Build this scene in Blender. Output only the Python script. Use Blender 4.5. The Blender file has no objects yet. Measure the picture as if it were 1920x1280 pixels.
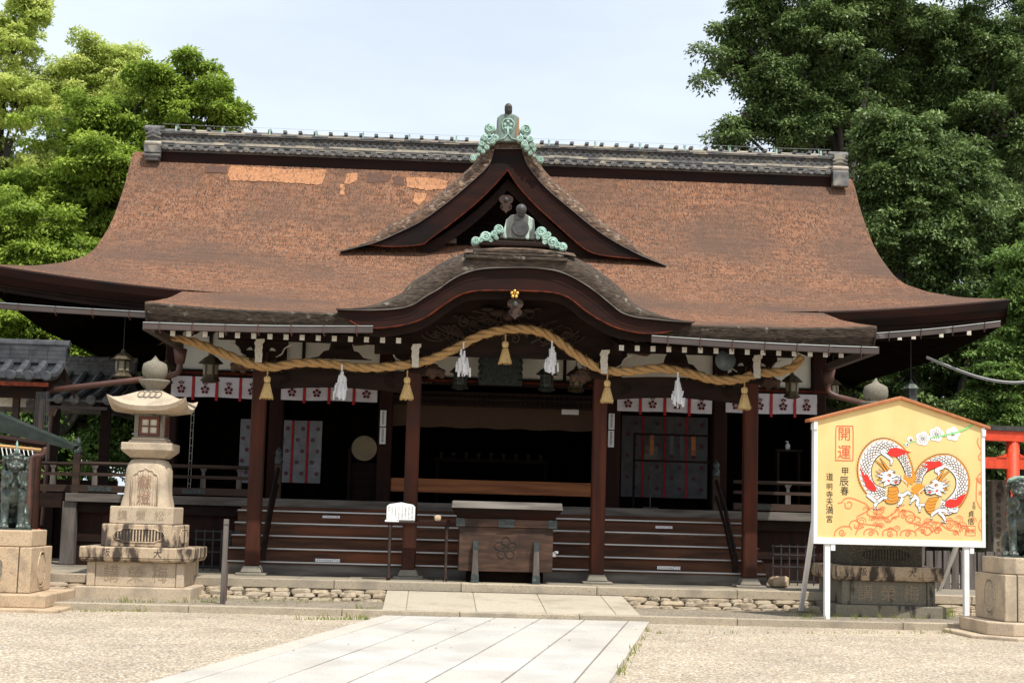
import bpy, math, random
import numpy as np
from mathutils import Vector, Matrix
random.seed(7)
SC = bpy.context.scene
C = SC.collection
rad = math.radians

# ------------------------------------------------------------------ camera
FPX, CAMH = 2900.0, 1.43
ROLL, PITCH, YAW = rad(1.55), math.atan(325/2900), math.atan(140/2900)
fw = Vector((math.sin(YAW)*math.cos(PITCH), math.cos(YAW)*math.cos(PITCH), math.sin(PITCH)))
r0 = Vector((math.cos(YAW), -math.sin(YAW), 0)); u0 = r0.cross(fw)
RV = r0*math.cos(ROLL) + u0*math.sin(ROLL)
UV = u0*math.cos(ROLL) - r0*math.sin(ROLL)
cd = bpy.data.cameras.new('camera'); cam = bpy.data.objects.new('camera', cd); C.objects.link(cam)
cd.sensor_width = 36; cd.lens = FPX/1920*36; cd.clip_end = 2000
cam.matrix_world = Matrix(((RV.x, UV.x, -fw.x, 0), (RV.y, UV.y, -fw.y, 0), (RV.z, UV.z, -fw.z, CAMH), (0, 0, 0, 1)))
SC.camera = cam
# ------------------------------------------------------------------ sky, sun, exposure
SUN_EL, SUN_AZ = rad(62), rad(32)          # azimuth: to the right of straight behind the camera
sdir = Vector((math.sin(SUN_AZ)*math.cos(SUN_EL), -math.cos(SUN_AZ)*math.cos(SUN_EL), math.sin(SUN_EL)))
W = bpy.data.worlds.new('World'); SC.world = W; W.use_nodes = True
wt = W.node_tree; wn = wt.nodes; wl = wt.links
sky = wn.new('ShaderNodeTexSky'); sky.sky_type = 'NISHITA'; sky.sun_disc = False
sky.sun_elevation = SUN_EL; sky.sun_rotation = math.pi - SUN_AZ
sky.air_density = 1.0; sky.dust_density = 2.2; sky.ozone_density = 1.0
bg = wn['Background']; bg.inputs[1].default_value = 0.13
# thin high cloud veil mixed over the sky
wtc = wn.new('ShaderNodeTexCoord'); wmp = wn.new('ShaderNodeMapping'); wmp.inputs['Scale'].default_value = (1.2, 1.2, 4.0)
wno = wn.new('ShaderNodeTexNoise'); wno.inputs['Scale'].default_value = 2.2; wno.inputs['Detail'].default_value = 6
wrp = wn.new('ShaderNodeValToRGB'); wrp.color_ramp.elements[0].position = .35; wrp.color_ramp.elements[0].color = (.62,.62,.62,1)
wrp.color_ramp.elements[1].position = .7; wrp.color_ramp.elements[1].color = (.92,.92,.92,1)
wmx = wn.new('ShaderNodeMixRGB'); wmx.inputs[2].default_value = (7.5, 8.2, 8.9, 1)
wl.new(wtc.outputs['Generated'], wmp.inputs[0]); wl.new(wmp.outputs[0], wno.inputs[0]); wl.new(wno.outputs[0], wrp.inputs[0])
wl.new(wrp.outputs[0], wmx.inputs[0]); wl.new(sky.outputs[0], wmx.inputs[1]); wl.new(wmx.outputs[0], bg.inputs[0])
sl = bpy.data.lights.new('sun', 'SUN'); sl.energy = 4.8; sl.angle = rad(0.6); sl.color = (1, .955, .88)
so = bpy.data.objects.new('sun', sl); C.objects.link(so); so.rotation_euler = sdir.to_track_quat('Z', 'Y').to_euler(); so.location = (0, 0, 40)
SC.view_settings.view_transform = 'Standard'; SC.view_settings.look = 'None'; SC.view_settings.gamma = 1
SC.view_settings.exposure = 0.12

# ------------------------------------------------------------------ measuring: pixel of the photo -> point on a known plane
def ray(px, py): return fw*FPX + RV*(px-960) + UV*(640-py)
def P(px, py, Y):
    d = ray(px, py); t = Y/d.y; return Vector((d.x*t, Y, CAMH+d.z*t))
def G(px, py, z):
    d = ray(px, py); t = (z-CAMH)/d.z; return Vector((d.x*t, d.y*t, z))

# ------------------------------------------------------------------ materials
def _n(t, k, **kw):
    n = t.nodes.new(k)
    for a, b in kw.items(): setattr(n, a, b)
    return n
def mat(name, c1, c2=None, scale=8, stretch=(1,1,1), rough=.8, bump=.0, bscale=None, bstretch=None, metal=0,
        stain=None, sscale=1.2, sstretch=(1,1,1), slo=.5, shi=.62, fleck=None, fscale=60, fth=.25, fstretch=(1,1,1),
        var=None, fleck2=None, f2th=.1, course=0, transl=0, lo=.35, hi=.65, spec=.35, detail=6, emit=None):
    m = bpy.data.materials.new(name); m.use_nodes = True; t = m.node_tree; L = t.links
    b = t.nodes['Principled BSDF']; b.inputs['Roughness'].default_value = rough; b.inputs['Metallic'].default_value = metal
    b.inputs['Specular IOR Level'].default_value = spec
    tc = _n(t, 'ShaderNodeTexCoord')
    def coord(st):
        mp = _n(t, 'ShaderNodeMapping'); mp.inputs['Scale'].default_value = st; L.new(tc.outputs['Object'], mp.inputs[0]); return mp.outputs[0]
    def noise(s, st, d=detail):
        n = _n(t, 'ShaderNodeTexNoise'); n.inputs['Scale'].default_value = s; n.inputs['Detail'].default_value = d; L.new(coord(st), n.inputs[0]); return n.outputs[0]
    def rng(o, a, z):
        r = _n(t, 'ShaderNodeMapRange'); r.inputs[1].default_value = a; r.inputs[2].default_value = z; L.new(o, r.inputs[0]); return r.outputs[0]
    def mix(f, a, c, bt='MIX'):
        x = _n(t, 'ShaderNodeMixRGB', blend_type=bt)
        if isinstance(f, (int, float)): x.inputs[0].default_value = f
        else: L.new(f, x.inputs[0])
        for i, q in ((1, a), (2, c)):
            if isinstance(q, tuple): x.inputs[i].default_value = (*q, 1)
            else: L.new(q, x.inputs[i])
        return x.outputs[0]
    col = c1
    n1 = None
    if c2 is not None:
        n1 = noise(scale, stretch); col = mix(rng(n1, lo, hi), c1, c2)
    if var is not None:
        at = _n(t, 'ShaderNodeAttribute', attribute_name='var'); col = mix(at.outputs['Fac'], col, var)
    if fleck is not None:
        v = _n(t, 'ShaderNodeTexVoronoi'); v.inputs['Scale'].default_value = fscale; L.new(coord(fstretch), v.inputs[0])
        sp = _n(t, 'ShaderNodeSeparateColor'); L.new(v.outputs['Color'], sp.inputs[0])
        lt = _n(t, 'ShaderNodeMath', operation='LESS_THAN'); lt.inputs[1].default_value = fth; L.new(sp.outputs[0], lt.inputs[0])
        col = mix(lt.outputs[0], col, fleck)
    if fleck2 is not None:
        lt2 = _n(t, 'ShaderNodeMath', operation='LESS_THAN'); lt2.inputs[1].default_value = f2th; L.new(sp.outputs[1], lt2.inputs[0]); col = mix(lt2.outputs[0], col, fleck2)
    if stain is not None:
        col = mix(rng(noise(sscale, sstretch, 8), slo, shi), col, stain)
    if course:
        wv = _n(t, 'ShaderNodeTexWave', bands_direction='DIAGONAL'); wv.inputs['Scale'].default_value = course; wv.inputs['Distortion'].default_value = 6; wv.inputs['Detail'].default_value = 3; wv.inputs['Detail Scale'].default_value = 2.5
        L.new(coord((.06,1,.8)), wv.inputs[0]); col = mix(rng(wv.outputs['Fac'], .0, .35), mix(.17, col, (.05,.03,.022)), col)
    if isinstance(col, tuple): b.inputs['Base Color'].default_value = (*col, 1)
    else: L.new(col, b.inputs['Base Color'])
    if bump:
        bn = noise(bscale or scale*3, bstretch or stretch, 4)
        bp = _n(t, 'ShaderNodeBump'); bp.inputs['Strength'].default_value = min(1, bump*10); bp.inputs['Distance'].default_value = bump
        L.new(bn, bp.inputs['Height']); L.new(bp.outputs[0], b.inputs['Normal'])
    if transl:
        tr = _n(t, 'ShaderNodeBsdfTranslucent'); ms = _n(t, 'ShaderNodeMixShader'); ms.inputs[0].default_value = transl
        if isinstance(col, tuple): tr.inputs[0].default_value = (*col, 1)
        else: L.new(col, tr.inputs[0])
        L.new(b.outputs[0], ms.inputs[1]); L.new(tr.outputs[0], ms.inputs[2]); L.new(ms.outputs[0], t.nodes['Material Output'].inputs[0])
    return m

def gravel_mat(name, cols, scale, bump=.012):
    m = bpy.data.materials.new(name); m.use_nodes = True; t = m.node_tree; L = t.links; b = t.nodes['Principled BSDF']
    b.inputs['Roughness'].default_value = .85; b.inputs['Specular IOR Level'].default_value = .3
    tc = _n(t, 'ShaderNodeTexCoord')
    v = _n(t, 'ShaderNodeTexVoronoi'); v.inputs['Scale'].default_value = scale; L.new(tc.outputs['Object'], v.inputs[0])
    sp = _n(t, 'ShaderNodeSeparateColor'); L.new(v.outputs['Color'], sp.inputs[0])
    cr = _n(t, 'ShaderNodeValToRGB'); cr.color_ramp.interpolation = 'CONSTANT'
    e = cr.color_ramp.elements
    while len(e) < len(cols): e.new(.5)
    for i, (p, c) in enumerate(cols): e[i].position = p; e[i].color = (*c, 1)
    L.new(sp.outputs[0], cr.inputs[0])
    n = _n(t, 'ShaderNodeTexNoise'); n.inputs['Scale'].default_value = .9; n.inputs['Detail'].default_value = 5; L.new(tc.outputs['Object'], n.inputs[0])
    r = _n(t, 'ShaderNodeMapRange'); r.inputs[1].default_value = .3; r.inputs[2].default_value = .7; r.inputs[3].default_value = .82; r.inputs[4].default_value = 1.08; L.new(n.outputs[0], r.inputs[0])
    mx = _n(t, 'ShaderNodeMixRGB', blend_type='MULTIPLY'); mx.inputs[0].default_value = 1; L.new(cr.outputs[0], mx.inputs[1]); L.new(r.outputs[0], mx.inputs[2])
    L.new(mx.outputs[0], b.inputs['Base Color'])
    iv = _n(t, 'ShaderNodeMath', operation='SUBTRACT'); iv.inputs[0].default_value = 1; L.new(v.outputs['Distance'], iv.inputs[1])
    bp = _n(t, 'ShaderNodeBump'); bp.inputs['Strength'].default_value = .6; bp.inputs['Distance'].default_value = bump; L.new(iv.outputs[0], bp.inputs['Height']); L.new(bp.outputs[0], b.inputs['Normal'])
    return m

M = {}
M['bark'] = mat('cypress_bark', (.295,.142,.080), (.160,.080,.048), 13, (.35,.6,.6), .95, .07, 60, (.8,.4,.4), stain=(.125,.080,.060), sscale=.55, sstretch=(.8,1,1), slo=.42, shi=.72, fleck=(.27,.17,.115), fscale=62, fth=.14, fstretch=(1,.25,.25), fleck2=(.09,.055,.042), f2th=.2, course=2.3, spec=.1)
M['bark_edge'] = mat('weathered_bark_edge', (.17,.10,.062), (.05,.034,.026), 22, (.3,1,1), .95, .06, 36, (.3,1,1), stain=(.20,.165,.125), sscale=9, slo=.56, shi=.72, fleck=(.28,.2,.14), fscale=30, fth=.08, fstretch=(.4,1,1))
M['bark_dark'] = mat('dark_mossy_bark_edge', (.085,.060,.042), (.03,.023,.018), 30, (.25,1,1), .95, .05, 46, (.3,1,1), stain=(.21,.20,.16), sscale=7, slo=.62, shi=.74)
M['bark_new'] = mat('new_bark', (.44,.215,.105), (.30,.14,.07), 30, (1,.5,.5), .95, .03, 50, fleck=(.22,.11,.06), fscale=34, fth=.12, fstretch=(1,.35,.35))
M['bark_old'] = mat('old_bark', (.12,.065,.045), (.08,.045,.035), 30, (1,.5,.5), .95, .02, 50)
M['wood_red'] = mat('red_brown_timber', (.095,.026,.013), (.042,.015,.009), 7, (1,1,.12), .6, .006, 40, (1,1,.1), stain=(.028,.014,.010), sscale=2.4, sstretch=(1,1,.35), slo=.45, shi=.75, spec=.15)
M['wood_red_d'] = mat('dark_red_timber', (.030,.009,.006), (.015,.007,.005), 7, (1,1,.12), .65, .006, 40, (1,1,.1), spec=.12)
M['wood_red_h'] = mat('red_brown_board', (.027,.0085,.0055), (.015,.0065,.005), 7, (.12,1,1), .65, .006, 40, (.1,1,1), stain=(.009,.006,.005), sscale=2, sstretch=(.3,1,1), spec=.12)
M['wood_dark'] = mat('dark_timber', (.024,.012,.008), (.012,.007,.0055), 8, (.25,1,1), .75, .006, 40, spec=.15)
M['wood_dark_v'] = mat('dark_plank_wall', (.036,.014,.009), (.015,.009,.007), 8, (1,1,.15), .75, .006, 40, stain=(.10,.026,.012), sscale=1.6, sstretch=(1,1,.5), slo=.6, shi=.8, spec=.15)
M['wood_step'] = mat('stair_timber', (.125,.052,.027), (.06,.028,.017), 9, (.15,1,1.2), .65, .006, 30, (.1,1,1), stain=(.22,.07,.03), sscale=1.3, sstretch=(.5,1,3), slo=.54, shi=.75, spec=.2)
M['wood_rail'] = mat('brown_rail_timber', (.06,.036,.026), (.03,.02,.016), 9, (.15,1,1), .7, .006, 30, (.1,1,1), spec=.2)
M['wood_grey'] = mat('grey_weathered_timber', (.17,.15,.13), (.08,.068,.058), 10, (.15,1,1), .85, .008, 30, (.1,1,1))
M['wood_grey_v'] = mat('grey_weathered_post', (.15,.13,.115), (.06,.05,.044), 10, (1,1,.12), .85, .01, 30, (1,1,.1))
M['wood_box'] = mat('offering_box_timber', (.095,.052,.034), (.036,.021,.015), 6, (.35,1,2.6), .6, .006, 26, (.2,1,2), stain=(.03,.018,.014), sscale=1.6, spec=.2)
M['wood_sill'] = mat('orange_brown_sill', (.42,.155,.06), (.20,.07,.028), 7, (.12,1,1.6), .6, .005, 30, spec=.2)
M['red_edge'] = mat('red_lacquer_edge', (.13,.025,.009), (.04,.010,.006), 10, (1,1,1), .7, spec=.1)
M['white'] = mat('white_paint', (.62,.58,.5), (.44,.4,.33), 30, rough=.8, lo=.45, hi=.7)
M['plaster'] = mat('plaster', (.78,.75,.66), (.66,.63,.55), 3, rough=.9)
M['tile'] = mat('grey_roof_tile', (.165,.16,.152), (.08,.08,.08), 9, rough=.7, bump=.004, bscale=60, stain=(.30,.27,.21), sscale=3, slo=.58, shi=.72)
M['tile_tan'] = mat('bleached_roof_tile', (.44,.38,.29), (.27,.25,.21), 6, rough=.75, bump=.004, bscale=60)
M['tile_dk'] = mat('dark_roof_tile', (.06,.063,.068), (.028,.03,.033), 7, rough=.55, bump=.004, bscale=50, stain=(.15,.15,.14), sscale=3, slo=.62, shi=.78)
M['copper'] = mat('verdigris_copper', (.40,.56,.47), (.24,.38,.32), 14, rough=.6, metal=.0, stain=(.13,.14,.11), sscale=7, slo=.6, shi=.72)
M['copper_rust'] = mat('rust_streaked_copper', (.20,.28,.235), (.11,.13,.115), 12, (1,1,.2), rough=.6, stain=(.33,.16,.05), sscale=9, sstretch=(1,1,.1), slo=.6, shi=.68)
M['copper_dk'] = mat('dark_streaked_copper', (.13,.13,.115), (.06,.06,.055), 12, (1,1,.2), rough=.5, stain=(.42,.52,.45), sscale=12, sstretch=(1,1,.12), slo=.56, shi=.64)
M['copper_blk'] = mat('blackened_copper', (.035,.033,.032), (.07,.07,.065), 15, rough=.45)
M['gutter'] = mat('copper_gutter', (.085,.06,.052), (.055,.042,.038), 5, (.3,1,1), rough=.55, metal=.0, stain=(.19,.19,.17), sscale=3, slo=.64, shi=.78)
M['gutter_rim'] = mat('gutter_rim', (.35,.37,.36), rough=.4, metal=.4)
M['pipe'] = mat('brown_pipe', (.12,.055,.04), (.08,.04,.032), 4, rough=.45)
M['metal_strip'] = mat('aluminium_strip', (.50,.50,.50), (.36,.36,.36), 3, (.3,1,1), rough=.4, metal=.6)
M['verd'] = mat('dark_metal_fitting', (.055,.066,.063), (.028,.033,.033), 20, rough=.5, metal=.2, stain=(.09,.12,.105), sscale=14, slo=.6, shi=.7)
M['gold'] = mat('gold_leaf', (.85,.52,.13), (.6,.33,.08), 30, rough=.35, metal=.6)
M['brass'] = mat('old_brass', (.10,.075,.04), (.05,.04,.024), 25, rough=.6, metal=.2)
M['bronze'] = mat('green_bronze', (.085,.10,.085), (.035,.043,.038), 11, rough=.42, metal=.3, stain=(.21,.27,.22), sscale=10, slo=.58, shi=.72)
M['bronze_top'] = mat('pale_verdigris', (.24,.34,.26), (.13,.19,.16), 14, rough=.6, metal=.2)
M['rope'] = mat('straw_rope', (.58,.37,.175), (.36,.21,.085), 60, (1,1,1), .95, .008, 110, spec=.1)
M['straw'] = mat('straw_tassel', (.72,.52,.24), (.5,.33,.13), 60, (1,1,.15), .9, .005, 90)
M['paper'] = mat('white_paper', (.86,.86,.88), rough=.9, transl=.15)
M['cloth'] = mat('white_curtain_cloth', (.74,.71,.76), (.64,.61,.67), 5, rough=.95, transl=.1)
M['cloth_deep_shade'] = mat('deep_shaded_white_cloth', (.13,.125,.13), (.09,.085,.09), 5, rough=.95)  # white cloth with the deep interior shade put into its colour
M['cloth_shade'] = mat('shaded_white_cloth', (.29,.29,.31), (.21,.21,.23), 5, rough=.95)  # white banner cloth, colour lowered to grey for the shade indoors
M['cloth_crest'] = mat('crest_print', (.12,.02,.022), rough=.95)
M['ribbon'] = mat('red_ribbon', (.55,.015,.02), (.28,.01,.02), 20, rough=.6)
M['screen'] = mat('bamboo_screen', (.085,.047,.026), (.055,.032,.019), 60, (.1,1,2), .8)
M['drum'] = mat('drum_skin', (.34,.28,.17), (.26,.21,.13), 4, rough=.7)
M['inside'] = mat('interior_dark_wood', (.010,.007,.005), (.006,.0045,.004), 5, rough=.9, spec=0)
ST = dict(rough=.9, bump=.006, bscale=90)
M['granite'] = mat('tan_granite', (.54,.43,.31), (.41,.33,.235), 120, fleck=(.2,.16,.12), fscale=150, fth=.08, stain=(.27,.225,.17), sscale=3.2, slo=.5, shi=.78, **ST)
M['granite_st'] = mat('stained_granite', (.54,.41,.28), (.40,.31,.21), 110, fleck=(.2,.16,.12), fscale=150, fth=.08, stain=(.065,.048,.038), sscale=6, sstretch=(1.2,1.2,.45), slo=.44, shi=.57, **ST)
M['granite_warm'] = mat('warm_tan_granite', (.55,.415,.275), (.41,.30,.195), 120, fleck=(.2,.15,.1), fscale=140, fth=.09, stain=(.24,.18,.125), sscale=3.5, slo=.52, shi=.75, **ST)
M['granite_gr'] = mat('grey_green_granite', (.25,.22,.165), (.16,.145,.11), 110, fleck=(.1,.09,.08), fscale=130, fth=.12, stain=(.05,.045,.04), sscale=6, sstretch=(1,1,.4), slo=.56, shi=.66, **ST)
M['granite_dk'] = mat('shaded_tier_granite', (.10,.09,.065), (.05,.045,.035), 60, fleck=(.2,.17,.13), fscale=90, fth=.1, **ST)  # granite darkened in colour for the shade on the right lantern's ribbed tier
M['engrave'] = mat('engraved_stroke', (.25,.19,.13), (.37,.285,.195), 60, rough=1)
M['engrave_dk'] = mat('dark_engraved_stroke', (.04,.032,.028), rough=1)
M['engrave_red'] = mat('reddish_engraved_stroke', (.33,.19,.13), (.22,.13,.09), 40, rough=1)
M['slab'] = mat('pale_granite_paving', (.56,.54,.51), (.46,.445,.42), 90, rough=.9, bump=.004, bscale=110, var=(.50,.45,.38), stain=(.36,.335,.30), sscale=1.4, sstretch=(1,.6,1), slo=.45, shi=.75, fleck=(.33,.32,.30), fscale=130, fth=.2, spec=.15)
M['slab_tan'] = mat('tan_granite_paving', (.49,.41,.30), (.37,.31,.225), 80, rough=.9, bump=.005, bscale=90, var=(.33,.28,.21), stain=(.22,.19,.15), sscale=2.2, slo=.5, shi=.75, fleck=(.2,.17,.13), fscale=130, fth=.12, spec=.2)
M['slab_ramp'] = mat('ramp_granite_paving', (.52,.46,.36), (.42,.37,.285), 80, rough=.9, bump=.005, bscale=90, var=(.40,.35,.27), stain=(.30,.26,.2), sscale=2.2, slo=.5, shi=.75, fleck=(.26,.23,.19), fscale=130, fth=.12, spec=.2)
M['slab_grey'] = mat('grey_granite_paving', (.27,.24,.19), (.19,.17,.14), 70, rough=.85, bump=.005, bscale=90, var=(.33,.28,.2), stain=(.13,.115,.095), sscale=1.8, slo=.5, shi=.75, spec=.2)
M['fieldstone'] = mat('rough_fieldstone', (.44,.35,.24), (.26,.21,.15), 9, rough=.95, bump=.02, bscale=25, var=(.36,.30,.22), stain=(.12,.1,.07), sscale=6, slo=.56, shi=.7)
M['soil'] = mat('joint_soil', (.26,.22,.165), (.17,.145,.11), 20, rough=1)
M['gravel'] = gravel_mat('pale_gravel', [(0,(.39,.30,.20)),(.17,(.47,.39,.285)),(.39,(.33,.265,.19)),(.57,(.54,.465,.36)),(.71,(.25,.21,.165)),(.86,(.18,.165,.15)),(.93,(.70,.64,.54))], 50)
M['gravel2'] = gravel_mat('grey_gravel', [(0,(.25,.2,.14)),(.25,(.31,.26,.19)),(.5,(.19,.16,.125)),(.75,(.36,.31,.24)),(.9,(.12,.11,.1))], 44)
M['grass'] = mat('grass_blade', (.14,.19,.035), (.30,.30,.08), 8, rough=.7, transl=.3)
M['vermilion'] = mat('vermilion_paint', (.72,.07,.02), (.55,.05,.018), 8, rough=.55, stain=(.30,.13,.09), sscale=14, slo=.66, shi=.7)
M['black'] = mat('black_paint', (.025,.024,.023), (.06,.055,.05), 10, rough=.6)
M['white_metal'] = mat('white_painted_metal', (.80,.80,.80), (.72,.71,.70), 5, rough=.4, stain=(.35,.17,.08), sscale=9, slo=.72, shi=.75)
M['board'] = mat('yellow_board', (.77,.57,.25), (.72,.50,.20), 1.6, rough=.6, stain=(.70,.46,.19), sscale=3, sstretch=(1,1,.4), slo=.5, shi=.9)
M['board_roof'] = mat('orange_brown_board_roof', (.42,.16,.06), (.34,.12,.045), 8, rough=.5)
M['a_red'] = mat('art_red', (.72,.03,.02), rough=.6); M['a_seal'] = mat('art_vermilion', (.68,.10,.045), rough=.6)
M['a_cloud'] = mat('art_orange_line', (.80,.22,.08), rough=.6); M['a_white'] = mat('art_white', (.80,.80,.80), rough=.6)
M['a_or'] = mat('art_orange', (.72,.28,.03), rough=.6); M['a_blk'] = mat('art_black', (.03,.025,.02), rough=.6)
M['a_grn'] = mat('art_green', (.25,.62,.22), rough=.6); M['a_scale'] = mat('art_scale_line', (.16,.09,.04), rough=.6)
M['horn'] = mat('grey_horn', (.16,.19,.2), (.1,.12,.13), 6, rough=.45)
M['cone'] = mat('red_plastic', (.75,.03,.02), rough=.4)
M['iron'] = mat('dark_iron', (.05,.048,.05), (.03,.03,.03), 9, rough=.6)
M['rust'] = mat('rusty_iron', (.10,.045,.03), rough=.8)
M['cable'] = mat('grey_cable', (.35,.35,.36), rough=.5)
M['lamp_glass'] = mat('cream_lamp_pane', (.62,.58,.44), (.55,.5,.38), 4, rough=.4)
M['lamp_dim'] = mat('dim_lantern_pane', (.27,.24,.17), (.2,.18,.12), 9, rough=.6)  # cream pane darkened in colour to look dim under the eaves
M['window_frame'] = mat('red_brown_window_frame', (.12,.035,.022), rough=.6)
M['green_sheet'] = mat('green_corrugated_sheet', (.036,.044,.038), (.022,.029,.025), 6, (1,.2,1), rough=.9, spec=.08)
M['trunk'] = mat('tree_bark', (.075,.062,.05), (.035,.03,.026), 6, (1,1,.2), .95, .02, 20)
M['net'] = mat('dark_net', (.06,.07,.07), rough=.8)
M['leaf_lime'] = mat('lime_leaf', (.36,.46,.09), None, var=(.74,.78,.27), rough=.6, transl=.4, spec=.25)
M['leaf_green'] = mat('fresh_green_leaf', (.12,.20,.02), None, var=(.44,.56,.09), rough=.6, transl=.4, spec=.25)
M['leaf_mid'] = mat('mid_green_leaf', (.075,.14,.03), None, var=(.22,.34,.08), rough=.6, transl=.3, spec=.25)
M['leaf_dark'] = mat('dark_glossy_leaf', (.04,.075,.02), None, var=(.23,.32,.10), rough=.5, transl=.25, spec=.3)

# ------------------------------------------------------------------ mesh builder
ORG = {}
ZS = None                                              # optional (base, factor) height scale used while building the ridge
class MB:
    def __init__(s): s.v = []; s.f = []; s.m = []; s.var = []; s.cm = 0; s.cv = 0.0
    def add(s, vs, fs):
        if ZS: vs = [(q[0], q[1], ZS[0]+(q[2]-ZS[0])*ZS[1]) for q in vs]
        o = len(s.v); s.v += [tuple(q) for q in vs]
        for f in fs: s.f.append([i+o for i in f]); s.m.append(s.cm); s.var.append(s.cv)
        return s
    def hexa(s, p): return s.add(p, [(0,3,2,1),(4,5,6,7),(0,1,5,4),(1,2,6,5),(2,3,7,6),(3,0,4,7)])
    def box(s, x0, x1, y0, y1, z0, z1):
        return s.hexa([(x0,y0,z0),(x1,y0,z0),(x1,y1,z0),(x0,y1,z0),(x0,y0,z1),(x1,y0,z1),(x1,y1,z1),(x0,y1,z1)])
    def taper(s, cx, cy, z0, z1, w0, d0, w1, d1):
        a, b, c, d = w0/2, d0/2, w1/2, d1/2
        return s.hexa([(cx-a,cy-b,z0),(cx+a,cy-b,z0),(cx+a,cy+b,z0),(cx-a,cy+b,z0),(cx-c,cy-d,z1),(cx+c,cy-d,z1),(cx+c,cy+d,z1),(cx-c,cy+d,z1)])
    def prism(s, pts, d, k=0):          # polygon (3d points), extruded by vector d
        n = len(pts); d = Vector(d); a = [Vector(p) for p in pts]; b = [p+d for p in a]
        return s.add(a+b, [tuple(range(n)), tuple(range(2*n-1, n-1, -1))]+[(i, i+n, (i+1) % n+n, (i+1) % n) for i in range(n)])
    def tube(s, path, r, n=8, caps=True):
        path = [Vector(p) for p in path]; k = len(path)
        rr = r if isinstance(r, (list, tuple)) else [r]*k
        ref = Vector((0,0,1)); t0 = (path[1]-path[0]).normalized()
        if abs(t0.z) > .9: ref = Vector((0,1,0))
        vs = []
        nrm = t0.cross(ref).normalized()
        for i in range(k):
            t = (path[min(i+1,k-1)]-path[max(i-1,0)]).normalized()
            nrm = (nrm - t*nrm.dot(t)).normalized(); bn = t.cross(nrm)
            for j in range(n):
                a = 2*math.pi*j/n; vs.append(path[i]+(nrm*math.cos(a)+bn*math.sin(a))*rr[i])
        fs = [(i*n+j, i*n+(j+1) % n, (i+1)*n+(j+1) % n, (i+1)*n+j) for i in range(k-1) for j in range(n)]
        if caps: fs += [tuple(range(n-1,-1,-1)), tuple(range((k-1)*n, k*n))]
        return s.add(vs, fs)
    def lathe(s, c, prof, n=20, axis='z'):
        vs = []
        for r, z in prof:
            for j in range(n):
                a = 2*math.pi*j/n
                if axis == 'z': vs.append((c[0]+r*math.cos(a), c[1]+r*math.sin(a), c[2]+z))
                elif axis == 'y': vs.append((c[0]+r*math.cos(a), c[1]+z, c[2]+r*math.sin(a)))
                else: vs.append((c[0]+z, c[1]+r*math.cos(a), c[2]+r*math.sin(a)))
        k = len(prof)
        fs = [(i*n+j, i*n+(j+1) % n, (i+1)*n+(j+1) % n, (i+1)*n+j) for i in range(k-1) for j in range(n)]
        fs += [tuple(range(n-1,-1,-1)), tuple(range((k-1)*n, k*n))]
        return s.add(vs, fs)
    def ball(s, c, r, n=10, k=7):
        rx, ry, rz = r if isinstance(r, (tuple, list)) else (r, r, r)
        vs = []
        for i in range(k+1):
            th = math.pi*i/k
            for j in range(n):
                a = 2*math.pi*j/n; vs.append((c[0]+rx*math.sin(th)*math.cos(a), c[1]+ry*math.sin(th)*math.sin(a), c[2]-rz*math.cos(th)))
        return s.add(vs, [(i*n+j, i*n+(j+1) % n, (i+1)*n+(j+1) % n, (i+1)*n+j) for i in range(k) for j in range(n)])
    def grid(s, fn, us, vs_):
        nu, nv = len(us), len(vs_)
        return s.add([fn(u, v) for v in vs_ for u in us], [(j*nu+i, j*nu+i+1, (j+1)*nu+i+1, (j+1)*nu+i) for j in range(nv-1) for i in range(nu-1)])
    def build(s, name, mats, parent=None, bevel=0, smooth=False, remesh=0, org=None, seg=1):
        me = bpy.data.meshes.new(name)
        o = Vector(org) if org is not None else (ORG[parent.name] if parent is not None else Vector((0,0,0)))
        me.from_pydata([(a[0]-o.x, a[1]-o.y, a[2]-o.z) for a in s.v], [], s.f)
        for q in (mats if isinstance(mats, (list, tuple)) else [mats]): me.materials.append(M[q])
        me.polygons.foreach_set('material_index', s.m)
        at = me.attributes.new('var', 'FLOAT', 'FACE'); at.data.foreach_set('value', s.var)
        me.update()
        if smooth: me.polygons.foreach_set('use_smooth', [True]*len(me.polygons))
        ob = bpy.data.objects.new(name, me); C.objects.link(ob)
        if parent is not None: ob.parent = parent; ORG[ob.name] = o
        else: ob.location = o; ORG[ob.name] = o
        if remesh:
            md = ob.modifiers.new('r', 'REMESH'); md.mode = 'VOXEL'; md.voxel_size = remesh; md.use_smooth_shade = True
        if bevel:
            md = ob.modifiers.new('b', 'BEVEL'); md.width = bevel; md.segments = seg; md.limit_method = 'ANGLE'; md.angle_limit = rad(40)
        return ob
def tag(o, label=None, cat=None, group=None, kind=None):
    if label: o['label'] = label
    if cat: o['category'] = cat
    if group: o['group'] = group
    if kind: o['kind'] = kind
    return o
def thing(name, label, cat, loc=(0,0,0), group=None, rz=0, local=False):
    o = bpy.data.objects.new(name, None); C.objects.link(o); o.location = loc; o.rotation_euler = (0,0,rz); o.empty_display_size = .2
    ORG[o.name] = Vector((0,0,0)) if local else Vector(loc)
    return tag(o, label, cat, group)
def kids(o): return [c for c in C.objects if c.parent == o]
def copy_tree(o, parent=None):
    c = o.copy(); C.objects.link(c)
    if parent is not None: c.parent = parent
    for ch in kids(o): copy_tree(ch, c)
    return c
def dup(root, loc, label=None, rz=None):
    r = copy_tree(root); r.location = loc
    if rz is not None: r.rotation_euler = (0,0,rz)
    if label: r['label'] = label
    return r
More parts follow.
